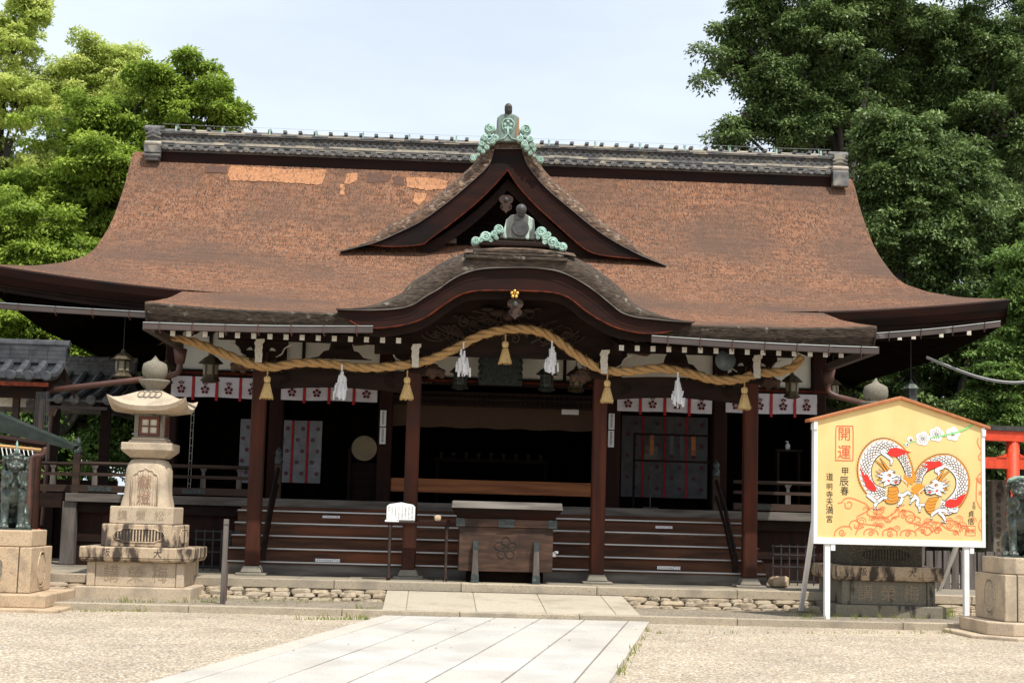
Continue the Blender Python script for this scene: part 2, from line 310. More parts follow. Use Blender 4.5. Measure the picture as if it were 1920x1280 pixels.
def smooth_path(pts, n=8):
    pts = [Vector(p) for p in pts]; out = []
    for i in range(len(pts)-1):
        p0, p1, p2, p3 = pts[max(i-1,0)], pts[i], pts[i+1], pts[min(i+2, len(pts)-1)]
        for k in range(n):
            t = k/n; out.append(.5*((2*p1)+(p2-p0)*t+(2*p0-5*p1+4*p2-p3)*t*t+(3*p1-p0-3*p2+p3)*t**3))
    out.append(pts[-1]); return out
def glyphs(mb, text, org, xd, ud, size, depth=.003):
    """text laid in the plane org + x*xd + y*ud, centred on org; a few mm proud"""
    cu = bpy.data.curves.new('t', 'FONT'); cu.body = text; cu.size = size; cu.align_x = 'CENTER'; cu.align_y = 'CENTER'; cu.resolution_u = 2
    ob = bpy.data.objects.new('t', cu); C.objects.link(ob); bpy.context.view_layer.update()
    ev = ob.evaluated_get(bpy.context.evaluated_depsgraph_get()); me = ev.to_mesh()
    xs = [v.co.x for v in me.vertices]; ys = [v.co.y for v in me.vertices]
    cx, cy = (min(xs)+max(xs))/2, (min(ys)+max(ys))/2
    xd, ud = Vector(xd), Vector(ud); nd = xd.cross(ud).normalized()*depth; org = Vector(org)
    mb.add([org+xd*(v.co.x-cx)+ud*(v.co.y-cy)+nd for v in me.vertices], [list(p.vertices) for p in me.polygons])
    ev.to_mesh_clear(); bpy.data.objects.remove(ob); bpy.data.curves.remove(cu)
def ribbon(mb, pts, w, nd, smooth=6, taper=False):
    """flat stroke through 3d points, in the plane with normal nd"""
    p = smooth_path(pts, smooth) if smooth else [Vector(q) for q in pts]; k = len(p); nd = Vector(nd).normalized(); vs = []
    for i in range(k):
        t = (p[min(i+1,k-1)]-p[max(i-1,0)]).normalized(); sd = nd.cross(t)
        ww = (w[min(int(i/(k-1)*(len(w)-1)), len(w)-2)]*(1-(i/(k-1)*(len(w)-1)) % 1)+w[min(int(i/(k-1)*(len(w)-1))+1, len(w)-1)]*((i/(k-1)*(len(w)-1)) % 1)) if isinstance(w, (list, tuple)) else w
        if taper: ww *= max(.25, math.sin(math.pi*i/(k-1))**.5)
        vs += [p[i]-sd*ww/2, p[i]+sd*ww/2]
    mb.add(vs, [(2*i, 2*i+2, 2*i+3, 2*i+1) for i in range(k-1)])
def plum(mb, c, r, xd, ud, nd, n=10, pet=.42):
    """five round petals round a dot"""
    c, xd, ud, nd = Vector(c), Vector(xd), Vector(ud), Vector(nd)
    def disc(q, rr): mb.add([q+xd*rr*math.cos(2*math.pi*j/n)+ud*rr*math.sin(2*math.pi*j/n)+nd for j in range(n)], [tuple(range(n))])
    for i in range(5):
        a = math.pi/2+i*2*math.pi/5; disc(c+xd*r*.62*math.cos(a)+ud*r*.62*math.sin(a), r*pet*.82)
    disc(c, r*.14)

# ================================================================== GROUND
PZ = .378            # top of the stone platform
HC = 1.17            # centre line of the hall
g = MB()
g.grid(lambda u, v: (u, v, 0), [-400,-60,-12,-6,0,6,12,60,400], [-60,0,8,14,21.4,30,60,200,600])
tag(g.build('ground', 'gravel'), kind='structure')
g = MB(); g.box(-9.5, 12.5, 21.58, 26.5, -.05, .088)
tag(g.build('gravel_strip', 'gravel2'), kind='structure')
# skewed granite path
dx, dy = .184, 1.0
def pathpt(u, y): return (-.64+u+(y-21.27)*dx, y)
g = MB(); cols = [0,.3,.86,1.42,1.98,2.54,3.08,3.36,3.65]; cols = [0,.3,.92,1.53,2.14,2.75,3.35,3.65]
for i in range(len(cols)-1):
    y = 21.36; first = True
    while y > 3:
        ln = random.uniform(.9,1.7) if 0 < i < len(cols)-2 else random.uniform(1.2,2.0)
        y2 = y-ln; e = .010
        a = pathpt(cols[i]+e, y-e); b = pathpt(cols[i+1]-e, y-e); c_ = pathpt(cols[i+1]-e, y2+e); d = pathpt(cols[i]+e, y2+e)
        g.cv = random.random()*.65 if 0 < i < len(cols)-2 else .75+random.random()*.25
        if random.random() < .18: g.cv = min(1, g.cv+.3)
        zt = .035+random.uniform(-.002,.002)
        g.hexa([(*d,-.02),(*c_,-.02),(*b,-.02),(*a,-.02),(*d,zt),(*c_,zt),(*b,zt),(*a,zt)]); y = y2
tag(g.build('path', 'slab', bevel=.004), kind='structure')
g = MB(); a = pathpt(.02,21.4); b = pathpt(3.63,21.4); c_ = pathpt(3.63,2); d = pathpt(.02,2)
g.hexa([(*d,-.02),(*c_,-.02),(*b,-.02),(*a,-.02),(*d,.015),(*c_,.015),(*b,.015),(*a,.015)])
tag(g.build('path_bedding', 'soil'), kind='structure')
# low kerb
for nm, xa, xb in (('kerb', -9.5, 12.5),):
    g = MB(); x = xa
    while x < xb:
        w = random.uniform(1.6,2.6); g.cv = random.random()
        g.box(x+.004, min(x+w, xb)-.004, 21.42+random.uniform(-.004,.004), 21.62, -.05, .098+random.uniform(-.004,.004)); x += w
    tag(g.build(nm, 'slab_tan', bevel=.008), kind='structure')
# ramp of tan slabs
g = MB(); us = [-.66,-.33,.86,1.95,3.0,3.3]
us = [G(711,1152,.09).x, 0, 0, 0, 0, G(1222,1164,.09).x]
us[1] = us[0]+.33; us[4] = us[5]-.34; us[2] = us[1]+(us[4]-us[1])/3; us[3] = us[1]+2*(us[4]-us[1])/3
vy = [21.63,22.1,22.62,23.15,23.72]; uz = lambda y: .096+(y-21.63)/(23.72-21.63)*.155
for i in range(5):
    for j in range(4):
        e = .005; y0, y1 = vy[j]+e, vy[j+1]-e; x0, x1 = us[i]+e, us[i+1]-e; g.cv = random.random()*.5
        g.hexa([(x0,y0,0),(x1,y0,0),(x1,y1,0),(x0,y1,0),(x0,y0,uz(y0)),(x1,y0,uz(y0)),(x1,y1,uz(y1)),(x0,y1,uz(y1))])
tag(g.build('ramp', 'slab_ramp', bevel=.004), kind='structure')
g = MB(); g.hexa([(us[0]+.01,21.64,0),(us[5]-.01,21.64,0),(us[5]-.01,23.72,0),(us[0]+.01,23.72,0),(us[0]+.01,21.64,.088),(us[5]-.01,21.64,.088),(us[5]-.01,23.72,.243),(us[0]+.01,23.72,.243)])
tag(g.build('ramp_bedding', 'soil'), kind='structure')
# platform: edge stones, paving, rough stone footing
PE = 23.85
g = MB(); x = -9.5
while x < 12.5:
    w = random.uniform(1.5,2.4); g.cv = random.random()
    g.box(x+.004, min(x+w,12.5)-.004, PE+random.uniform(-.004,.004), PE+.32, PZ-.135, PZ+random.uniform(-.004,.004)); x += w
tag(g.build('platform_edge', 'slab_tan', bevel=.01), kind='structure')
g = MB(); x = -9.5
while x < 12.5:
    w = random.uniform(.6,1.0); g.cv = random.random()
    for (y0, y1) in ((PE+.325,PE+.9),(PE+.905,PE+1.5)): g.box(x+.004, x+w-.004, y0+.004, y1, PZ-.1, PZ-.004+random.uniform(-.002,.002))
    x += w
g.box(-9.5,12.5,PE+1.505,38,PZ-.1,PZ-.006)
tag(g.build('platform', 'slab_grey', bevel=.005), kind='structure')
g = MB(); g.box(-9.5,12.5,PE+.03,PE+1,-.05,PZ-.14); tag(g.build('platform_footing', 'soil'), kind='structure')
g = MB()
def rock(mb, x, y, z, rx, ry, rz):
    n, k = 9, 6; vs = []
    ph = random.random()*9
    for i in range(k+1):
        th = math.pi*i/k
        for j in range(n):
            a = 2*math.pi*j/n; q = 1+.14*math.sin(3*a+ph)+random.uniform(-.09,.09)
            sq = lambda c: math.copysign(abs(c)**.6, c)
            vs.append((x+rx*sq(math.sin(th)*math.cos(a))*q, y+ry*sq(math.sin(th)*math.sin(a))*q, z-rz*sq(math.cos(th))*q))
    mb.cv = random.random(); mb.add(vs, [(i*n+j, i*n+(j+1) % n, (i+1)*n+(j+1) % n, (i+1)*n+j) for i in range(k) for j in range(n)])
for row, (yy, zz, hh) in enumerate(((PE-.03,.195,.045),(PE-.12,.14,.05),(PE-.26,.09,.04))):
    x = -9.4+random.random()*.2
    while x < 12.4:
        w = random.uniform(.12,.42)
        if not (us[0]-.05 < x+w/2 < us[5]+.05): rock(g, x+w/2, yy+random.uniform(-.03,.03), zz+random.uniform(-.01,.012), w/2*.98, .13, hh*random.uniform(.85,1.1))
        x += w*1.03
tag(g.build('stone_footing', 'fieldstone'), 'row of rough rounded fieldstones along the foot of the stone platform', 'stones', kind='stuff')

# ================================================================== SHRINE HALL
hall = thing('shrine_hall', 'long wooden shrine hall with brown cypress bark roof, curved porch gable and tiled ridge', 'shrine hall', (HC,27,PZ))
PR = [(23.5,4.42),(24.5,4.6),(25.6,4.82),(26.8,5.12),(27.9,5.42),(28.85,5.74),(29.6,6.04),(30.2,6.36),(30.7,6.66),(31.2,6.98),(31.75,7.4),(32.3,7.92),(32.75,8.40),(33.1,8.90),(33.35,9.05)]
def prof(y):
    if y <= PR[0][0]: return PR[0][1]
    for (a, b), (c_, d) in zip(PR, PR[1:]):
        if y <= c_: return b+(d-b)*(y-a)/(c_-a)
    return PR[-1][1]
def lift(x, y):
    t = max(0, abs(x-HC)-4.6)/4.3
    return .36*t**1.6*max(0, min(1, (31.5-y)/4.7))
XG, XC_, YB = 7.88, 8.95, 30.1            # verge half width, corner half width, foot of the verge
def halfw(y):
    if y >= YB: return XG
    return XG+(XC_-XG)*((YB-y)/(YB-26.8))**1.5
def topz(x, y): return prof(y)+lift(x, y)
ys = list(np.linspace(26.8, 33.35, 40)); uu = list(np.linspace(-1, 1, 91))
rf = MB()
rf.grid(lambda u, y: (HC+u*halfw(y), y, topz(HC+u*halfw(y), y)), uu, ys)
# back slope (mirror) and the two side slopes
RB = 33.35
rf.grid(lambda u, y: (HC+u*halfw(y), 2*RB-y, topz(HC+u*halfw(y), y)), uu[::-1], ys)
for s in (-1, 1):
    yy = list(np.linspace(26.8, 2*RB-26.8, 30)); tt = list(np.linspace(0, 1, 8))
    def side(y, t, s=s):
        yf = y if y <= RB else 2*RB-y; yq = min(yf, YB)
        xo, xi = HC+s*XC_, HC+s*XG
        tt_ = t*((yf-26.8)/(YB-26.8) if yf < YB else 1)
        yy_ = 26.8+(YB-26.8)*(1-(1-tt_)) if False else yf
        # height on the hip at this distance from the side eave
        yh = 26.8+(YB-26.8)*tt_
        zo = topz(HC+s*XC_, 26.8)+( -.16*min(1,(yf-26.8)/2.5))
        zi = topz(xi+(xo-xi)*(1-tt_), yh)
        z = zo*(1-tt_)+zi*tt_ if tt_ < 1 else topz(xi, YB)
        return (HC+s*halfw(yh), yf if y <= RB else 2*RB-yf, z)
    rf.grid(side, yy if s > 0 else yy[::-1], tt)
roof = rf.build('roof', 'bark', hall, smooth=True)
kx = 5.62
def kz(x, y): return prof(y)+.07*(max(0, abs(x-HC)-3.6)/2.0)**2*max(0, (26.8-y)/3.3)
kf = MB(); KG = 2.15
for xa_, xb_ in ((HC-kx, HC-KG), (HC+KG, HC+kx)): kf.grid(lambda x, y: (x, y, kz(x, y)), list(np.linspace(xa_,xb_,31)), list(np.linspace(23.5,26.81,16)))
kf.grid(lambda x, y: (x, y, kz(x, y)), list(np.linspace(HC-KG,HC+KG,21)), list(np.linspace(25.4,26.81,8)))
kf.build('porch_roof', 'bark', hall, smooth=True)
# eave edges: thick bark edge, board under it
def eave(xs, y, zf, thick, inset, matn, name, dy=.10):
    m = MB(); pr = [(0,0),(-.02,-.03),(.02,-thick*.55),(dy,-thick)]
    m.grid(lambda x, q: (x, y+pr[q][0], zf(x)+pr[q][1]), xs, [3,2,1,0])
    m.grid(lambda x, q: (x, y+dy+(0 if q == 0 else inset), zf(x)-thick+(0 if q == 0 else inset*.2)), xs, [1,0])
    return m.build(name, matn, hall, smooth=False)
for xk in (list(np.linspace(HC-kx, HC-KG-.1, 30)), list(np.linspace(HC+KG+.1, HC+kx, 30))): eave(xk, 23.5, lambda x: kz(x, 23.5), .30, 3.2, 'bark_dark', 'porch_eave')
for s in (-1, 1):
    xs = list(np.linspace(HC+s*(kx-.1), HC+s*XC_, 24)); xs = xs if s > 0 else xs[::-1]
    eave(xs, 26.8, lambda x: topz(x, 26.8), .30, 2.4, 'wood_red_h', 'eave_board')
    eave(xs, 26.93, lambda x: topz(x, 26.8)-.30, .13, .02, 'wood_dark', 'eave_board', .03)
    # side eave board and soffit of the side overhang
    m = MB(); yl = list(np.linspace(26.8, 2*RB-26.8, 20)); xe = HC+s*XC_
    zt = lambda y: topz(xe, 26.8)-.16*min(1, (min(y, 2*RB-y)-26.8)/2.5)
    m.grid(lambda y, q: (xe-s*.05*q, y, zt(y)-.44*q), yl if s < 0 else yl[::-1], [1,0])
    m.build('eave_board', 'wood_red_h', hall)
    # sides of the porch roof
    m = MB(); yl = list(np.linspace(23.5, 26.9, 10)); xe2 = HC+s*kx
    m.grid(lambda y, q: (xe2-s*.06*q, y, kz(xe2, y)-.30*q), yl if s < 0 else yl[::-1], [1,0])
    m.build('porch_eave', 'wood_dark', hall)
# soffits (sloping board ceilings above the rafters)
m = MB()
def sof(x, y):
    d_ = max(0, min(y-26.9, 39.75-y, XC_-.08-abs(x-HC)))
    return (x, y, 4.66+.2*d_+lift(x, 26.8)*max(0, 1-max(0,y-26.9)/3.5)+(.1 if y > 30 else .1*max(0,(y-27.5)/2.5)))
m.grid(sof, list(np.linspace(HC+XC_-.08, HC-XC_+.08, 60)), [26.93,27.4,28,28.6,29.5,30.5,32,34,36,38,39,39.7])
for xa_, xb_ in ((HC+kx-.07, HC+KG), (HC-KG, HC-kx+.07)): m.grid(lambda x, y: (x, y, 4.10+(y-23.6)*.20), [xa_, (xa_+xb_)/2, xb_], [23.6,25,28.6])
m.grid(lambda x, y: (x, y, 4.10+(y-23.6)*.20), [HC+KG,HC-KG], [25.2,28.6])
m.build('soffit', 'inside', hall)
m = MB()                                             # gable ends under the verge
for s in (-1, 1):
    xx = HC+s*(XG-.22); pl = [(xx, y, prof(y)-.22) for y in np.linspace(30.0, 33.35, 12)]+[(xx, 2*RB-y, prof(y)-.22) for y in np.linspace(33.3, 30.0, 12)]
    m.prism(pl, (-s*.1,0,0))
    vb = MB(); ysv = list(np.linspace(29.9, 33.35, 20))
    vb.grid(lambda y, q: (HC+s*(XG+[0,.02,0,-.25][q]), y, topz(HC+s*XG, y)-[0,.05,.3,.34][q]), ysv if s < 0 else ysv[::-1], [3,2,1,0])
    vb.build('verge', 'bark_edge', hall)
m.build('gable_wall', 'wood_dark', hall)
# patches of renewed bark on the left slope
def patch(name, matn, poly, dz=.012):
    m = MB(); c_ = [sum(p[i] for p in poly)/len(poly) for i in (0,1)]
    def on(px, py):
        lo, hi = 28.0, 33.3
        for _ in range(30):
            md = (lo+hi)/2; q = P(px, py, md)
            if q.z > topz(q.x, md): lo = md
            else: hi = md
        q = P(px, py, md); return q+Vector((0,-dz*.7,dz))
    pts = []
    for i in range(len(poly)):
        a, b = poly[i], poly[(i+1) % len(poly)]; L_ = math.hypot(b[0]-a[0], b[1]-a[1]); k = max(1, int(L_/3))
        for j in range(k): pts.append((a[0]+(b[0]-a[0])*j/k+random.uniform(-.8,.8), a[1]+(b[1]-a[1])*j/k+random.uniform(-.9,.9)))
    rings = [[on(c_[0]+(p[0]-c_[0])*t, c_[1]+(p[1]-c_[1])*t) for p in pts] for t in (1,.75,.5,.25,.03)]
    n = len(pts); vs = [q for r in rings for q in r]
    fs = [(r*n+j, r*n+(j+1) % n, (r+1)*n+(j+1) % n, (r+1)*n+j) for r in range(4) for j in range(n)]
    m.add(vs, fs); return m.build(name, matn, hall)
patch('bark_patch', 'bark_new', [(434,311),(470,314),(530,318),(612,319),(610,332),(602,348),(560,345),(500,341),(432,340),(427,327)])
patch('bark_patch', 'bark_new', [(650,328),(670,325),(670,338),(655,347),(645,346)])
patch('bark_patch', 'bark_new', [(638,347),(646,347),(646,366),(638,366)])
patch('bark_patch', 'bark_new', [(762,334),(800,334),(840,340),(835,355),(800,358),(763,352)])
patch('bark_patch', 'bark_new', [(778,362),(800,364),(796,376),(785,386),(774,378)])
patch('bark_patch', 'bark_old', [(385,312),(426,312),(424,326),(385,324)])
patch('bark_patch', 'bark_old', [(690,326),(735,328),(728,342),(688,344)])
patch('bark_patch', 'bark_old', [(738,332),(758,333),(757,348),(736,346)])

# ---- tiled ridge
RYF, RYB = 32.98, 33.72
def RP(px, py): return P(px, py, RYF)
ZS = (9.0, .78)
zb, zt = 9.0, 9.74                                    # underside and top of the tile stack
xl, xr = RP(300,270).x, RP(1562,310).x
m = MB(); m.box(xl-.25, xr+.25, RYF+.03, RYB-.03, 8.3, zb+.02); m.build('ridge_board', 'wood_red_h', hall)
m = MB(); m.box(xl, xr, RYF+.02, RYB-.02, zb, zb+.40)
for i, (z0, z1, o) in enumerate(((.215,.25,.05),(.255,.29,.035),(.50,.535,.03),(.54,.575,.04))):
    x = xl
    while x < xr:
        w = random.uniform(.3,.42); m.cm = 1 if (random.random() < (.75,.5,.25,.4)[i]) else 0
        m.box(x+.002, min(x+w,xr)-.002, RYF-o-random.uniform(0,.006), RYB+o, zb+z0, zb+z1); x += w
m.cm = 0; m.box(xl, xr, RYF+.05, RYB-.05, zb+.40, zb+.62)
m.build('ridge_tiles', ['tile','tile_tan'], hall)
# lower row of round-ended tiles
m = MB(); nt = int((xr-xl)/.245)
for i in range(nt):
    x = xl+(i+.5)*(xr-xl)/nt
    m.cm = 0; m.lathe((x, RYF-.1, zb+.105), [(.066,0),(.074,.008),(.074,.03),(.066,.05),(.066,.4)], 12, 'y'); m.ball((x,RYF-.1,zb+.105), (.04,.012,.04), 8, 4)
    x2 = x+(xr-xl)/nt/2; m.cm = 0
    m.add([(x2-.07,RYF-.085,zb+.11),(x2-.07,RYF-.085,zb+.055),(x2,RYF-.095,zb+.03),(x2+.07,RYF-.085,zb+.055),(x2+.07,RYF-.085,zb+.11)], [(0,1,2,3,4)])
    m.box(x2-.07, x2+.07, RYF-.08, RYF+.05, zb+.06, zb+.115)
m.cm = 1
x = xl
while x < xr:
    w = random.uniform(.3,.42); m.cm = 1 if random.random() < .3 else 0
    m.box(x+.002, min(x+w,xr)-.002, RYF-.04, RYF+.05, zb+.165, zb+.21); x += w
m.build('round_end_tiles', ['tile','tile_tan'], hall, smooth=False)
# lattice of wave tiles
m = MB(); x = xl+.08
while x < xr-.05:
    for (zc, off) in ((zb+.315,0),(zb+.40,.075)):
        pts = [(x+off+.062*math.cos(a), RYF+.012, zc+.075*math.sin(a)) for a in np.linspace(0, math.pi, 7)]
        m.tube(pts, .013, 5)
        pts = [(x+off+.03*math.cos(a), RYF+.014, zc+.036*math.sin(a)) for a in np.linspace(0, math.pi, 5)]
        m.tube(pts, .010, 4)
    x += .15
m.build('wave_tile_band', 'tile', hall)
# cap: round tiles with collars, copper clips
m = MB(); x = xl
capz = zb+.615
i = 0
while x < xr:
    w = .33; m.cm = 1 if random.random() < .5 else 0
    m.lathe((x, (RYF+RYB)/2, capz), [(.13,0),(.13,w-.005)], 14, 'x')
    m.cm = 0; m.box(x-.035, x+.04, RYF+.16, RYB-.16, capz+.09, capz+.155)
    x += w; i += 1
for z0 in (.585,): m.cm = 1; m.box(xl, xr, RYF+.06, RYB-.06, zb+z0, zb+z0+.03)
m.build('ridge_cap', ['tile','tile_tan'], hall)
for px in (330,417,506,593,681,768,856,1030,1117,1201,1285,1369,1456,1539):
    q = RP(px, 250); m = MB(); m.box(q.x-.017, q.x+.017, RYF-.03, RYF+.02, capz-.09, capz+.10); 
    m.box(q.x-.017, q.x+.017, RYF-.03, RYF+.14, capz+.09, capz+.11)
    m.tube([(q.x, RYF+.2, capz+.1),(q.x, RYF+.2, capz+.22)], .008, 5)
    m.build('copper_clip', 'copper', hall)
m = MB(); m.tube([(xl,RYF+.2,capz+.22)]+[(xl+(xr-xl)*i/12, RYF+.2, capz+.215-.01*(i % 2)) for i in range(1,12)]+[(xr,RYF+.2,capz+.22)], .004, 4); m.build('lightning_wire', 'cable', hall)
for s, xe in ((-1, xl), (1, xr)):                    # stacked ridge-end tiles
    m = MB(); a, b = (xe-.27, xe+.02) if s < 0 else (xe-.02, xe+.27); cx_ = (a+b)/2
    m.box(a+.02, b-.02, RYF-.1, RYB+.1, zb-.06, zb+.64)
    for k, zz in enumerate((-.13,-.02,.09,.2) if s > 0 else (-.17,.17)):
        m.cm = 1 if k % 2 else 0; m.lathe((a-.03, RYF-.12, zb+zz), [(.065,0),(.075,.02),(.075,.33),(.065,.35)], 12, 'x')
    m.cm = 0
    for k in (0, 1):
        z_ = zb+.33+.1*k
        m.tube([(a-.02,RYF-.12,z_),(cx_,RYF-.16,z_+.05),(b+.02,RYF-.12,z_)], .028, 6)
    m.lathe((a-(.12 if s < 0 else .02), (RYF+RYB)/2-.1, zb+.70), [(.09,0),(.1,.03),(.1,.40),(.09,.43)], 12, 'x')
    m.box(a-.03, b+.03, RYF-.2, RYF-.05, zb-.32 if s > 0 else zb-.1, zb+.1)
    m.box(a, b, RYF-.16, RYB+.1, zb-.3, zb)
    m.build('ridge_end_tile', ['tile','tile_tan'], hall, bevel=.01)

ZS = None
# ---- triangular gable (chidori) and undulating porch gable (karahafu)
def sweep_gable(front, Yf, steps, ends, name, matn, back_under):
    """front: list of (x,z) of the lower front edge; steps: (offset along normal, dy) profile of the bark"""
    n = len(front); fr = [Vector((a, 0, b)) for a, b in front]; L = [0]
    for i in range(1, n): L.append(L[-1]+(fr[i]-fr[i-1]).length)
    nr = []
    for i in range(n):
        t = (fr[min(i+1,n-1)]-fr[max(i-1,0)]).normalized(); nr.append(Vector((-t.z, 0, t.x)))
    def pt(i, k):
        s = min(1, min(L[i], L[-1]-L[i])/ends); s = s*s*(3-2*s)
        off, dy = steps[k]; q = fr[i]+nr[i]*off*s
        return (q.x, Yf+dy, q.z)
    m = MB(); m.grid(lambda i, k: pt(i, k), list(range(n)), list(range(len(steps))))
    m.grid(lambda i, k: (fr[i].x, Yf+(back_under if k else 0), fr[i].z+(.0)), list(range(n))[::-1], [0,1])
    return m.build(name, matn, hall, smooth=True)
def dens(pts, n=5): return [(v.x, v.z) for v in smooth_path([Vector((a,0,b)) for a, b in pts], n)]
CY = 30.25
def pz(lst, Y): return [(P(a, b, Y).x, P(a, b, Y).z) for a, b in lst]
cl = pz([(637,470),(670,462),(707,452),(750,433),(790,413),(840,377),(887,337),(917,307),(927,278)], CY)
cr = pz([(978,278),(990,310),(1023,350),(1073,393),(1123,433),(1173,463),(1210,481),(1250,497)], CY)
cfront = dens(cl)+dens(cr)
sweep_gable(cfront, CY, [(0,0),(.05,-.01),(.13,.03),(.21,.12),(.27,.3),(.30,.6),(.30,2.9)], 1.3, 'gable_roof', 'bark_edge', 2.6)
m = MB(); m.grid(lambda i, k: (cfront[i][0], CY-.012, cfront[i][1]-(0 if k else .022)), list(range(len(cfront))), [0,1]); m.build('gable_edge_strip', 'wood_grey', hall)
cli = dens(pz([(690,458),(735,462),(790,458),(807,447),(853,413),(893,380),(927,347),(952,318)], CY)); cri = dens(pz([(952,318),(973,350),(1007,387),(1040,417),(1073,447),(1107,472),(1150,481),(1200,485)], CY))
def fascia(upper, lower, Y, th, name, matn):
    """board between two polylines of equal count"""
    m = MB(); n = 40
    def rs(pl):
        L = [0]
        for a, b in zip(pl, pl[1:]): L.append(L[-1]+math.hypot(b[0]-a[0], b[1]-a[1]))
        return [(float(np.interp(t*L[-1], L, [p[0] for p in pl])), float(np.interp(t*L[-1], L, [p[1] for p in pl]))) for t in np.linspace(0,1,n)]
    u, l = rs(upper), rs(lower)
    m.grid(lambda i, k: ((l[i] if k == 0 else u[i])[0], Y, (l[i] if k == 0 else u[i])[1]), list(range(n)), [0,1])
    m.grid(lambda i, k: (l[i][0], Y+(0 if k else th), l[i][1]), list(range(n)), [0,1])
    ob = m.build(name, matn, hall)
    e = MB(); e.tube([(p[0], Y-.004, p[1]) for p in l], .012, 5); e.build('red_edge', 'red_edge', hall)
    return ob
half = len(dens(cl))
apex = (P(953,276,CY).x, P(953,276,CY).z)
fascia([(a,b-.012) for a, b in cfront[:half]]+[apex], cli, CY+.05, .09, 'gable_board', 'wood_red_h')
fascia([apex]+[(a,b-.012) for a, b in cfront[half:]], cri, CY+.052, .09, 'gable_board', 'wood_red_h')
# inner second gable board and dark back wall with slats
for lst in ([(790,462),(830,440),(880,405),(925,365),(952,335)], [(952,335),(990,372),(1040,425),(1090,462),(1130,478)]):
    a = dens(pz(lst, CY+.3)); b = [(x, z-.24) for x, z in a]
    m = MB(); m.grid(lambda i, k: ((a if k else b)[i][0], CY+.3, (a if k else b)[i][1]), list(range(len(a))), [0,1]); m.build('inner_gable_board', 'wood_dark', hall)
m = MB(); bw = [(-1.9,6.15),(HC-.05,8.5),(4.3,6.15)]; m.prism([(x, CY+.75, z) for x, z in bw], (0,.08,0))
for k in range(9): m.box(-.6+k*.02, 3.0, CY+.70, CY+.75, 6.5+k*.11, 6.54+k*.11)
m.build('gable_wall', 'inside', hall)
m = MB(); q = P(620+ -0, 460, CY+.4); q = P(842,450,CY+.5); m.box(q.x-.13, q.x+.15, CY+.45, CY+.6, q.z-.06, q.z+.03); m.build('pale_block', 'wood_grey', hall)
m = MB(); m.box(-.9, 3.4, CY+.2, CY+.5, 6.28, 6.46); m.build('gable_tie_beam', 'wood_dark', hall)
def gegyo(px, py, Y, s, name='gable_pendant', matn='wood_red', rivet='verd'):
    c_ = P(px, py, Y); pts = [(0,.36),(.10,.36),(.22,.30),(.25,.2),(.2,.1),(.12,.06),(.2,.0),(.2,-.1),(.12,-.17),(.06,-.2),(0,-.28)]
    pl = pts+[(-a, b) for a, b in pts[::-1][1:-1]]
    m = MB(); m.prism([(c_.x+a*s, Y, c_.z+b*s) for a, b in pl], (0,.06,0))
    for sg in (-1, 1):
        m.tube([(c_.x+sg*s*(.13+.06*k/9*math.cos(k*.9)), Y-.01, c_.z+s*(-.04+.06*k/9*math.sin(k*.9))) for k in range(10)], .012*s, 5)
    g_ = m.build(name, matn, hall, bevel=.008)
    m = MB(); m.lathe((c_.x, Y-.03, c_.z+.2*s), [(.03*s,0),(.08*s,.01),(.08*s,.04)], 6, 'y'); m.build('rivet', rivet, g_)
gegyo(949, 385, CY+.12, .58, matn='wood_rail')

KY = 23.22
kfp = pz([(630,578),(660,579),(700,579.5),(743,577),(773,570),(800,553),(823,540),(847,523),(873,510),(907,502),(960,500),(1007,501),(1050,508),(1090,527),(1123,550),(1147,570),(1167,585),(1193,593),(1220,596),(1260,600),(1303,603)], KY)
kfront = dens(kfp, 4)
sweep_gable(kfront, KY, [(0,0),(.06,-.02),(.16,.0),(.26,.08),(.32,.22),(.36,.5)], 1.5, 'curved_gable_edge', 'bark_dark', .3)
sweep_gable(kfront, KY, [(.357,.49),(.375,.9),(.38,2.0),(.40,5.6)], 1.5, 'curved_gable_roof', 'bark', 5.0)
m = MB(); m.grid(lambda i, k: (kfront[i][0], KY-.012, kfront[i][1]-(0 if k else .02)), list(range(len(kfront))), [0,1]); m.build('gable_edge_strip', 'wood_grey', hall)
klow = dens(pz([(655,600),(677,612),(717,614),(767,606),(800,593),(833,570),(867,550),(900,544),(967,544),(1033,547),(1067,557),(1100,583),(1133,603),(1167,617),(1217,625),(1262,620)], KY), 4)
ku = [(a,b-.01) for a, b in kfront]
fascia(ku, klow, KY+.06, .10, 'curved_gable_board', 'wood_red_h')
kl2 = [(HC+(a-HC)*.97, b-.13) for a, b in klow]
m = MB(); m.grid(lambda i, k: ((klow if k else kl2)[i][0], KY+.3, (klow if k else kl2)[i][1]+.03), list(range(len(klow))), [0,1]); m.build('inner_gable_board', 'wood_dark', hall)
# porch bark cap saddle with three dark ledges under the copper ornament
m = MB(); c_ = P(968,490,KY)
for k, (w, z, y) in enumerate(((.78,.02,-.05),(.72,.075,-.02),(.66,.13,.02))): m.box(c_.x-w, c_.x+w, KY+y-.02, KY+.5, c_.z+z, c_.z+z+.045)
m.build('saddle_ledge', 'bark_dark', hall, bevel=.01)
m = MB(); c2 = P(975,466,KY+.25); m.grid(lambda x, k: (c2.x+x, KY+[.02,.12,.4][k], [c_.z+.19,c2.z-.02,c2.z+.06][k]-.08*(x/.85)**2), list(np.linspace(-.85,.85,15)), [0,1,2]); m.build('saddle_bark', 'bark_edge', hall)
m = MB(); m.box(c2.x-.62, c2.x+.55, KY+.2, KY+.55, c2.z+.02, c2.z+.11); m.build('ornament_base', 'wood_dark', hall, bevel=.02)
gegyo(966, 582, KY+.13, .5, 'curved_gable_pendant', 'wood_rail')
m = MB(); q = P(965,551,KY+.02)
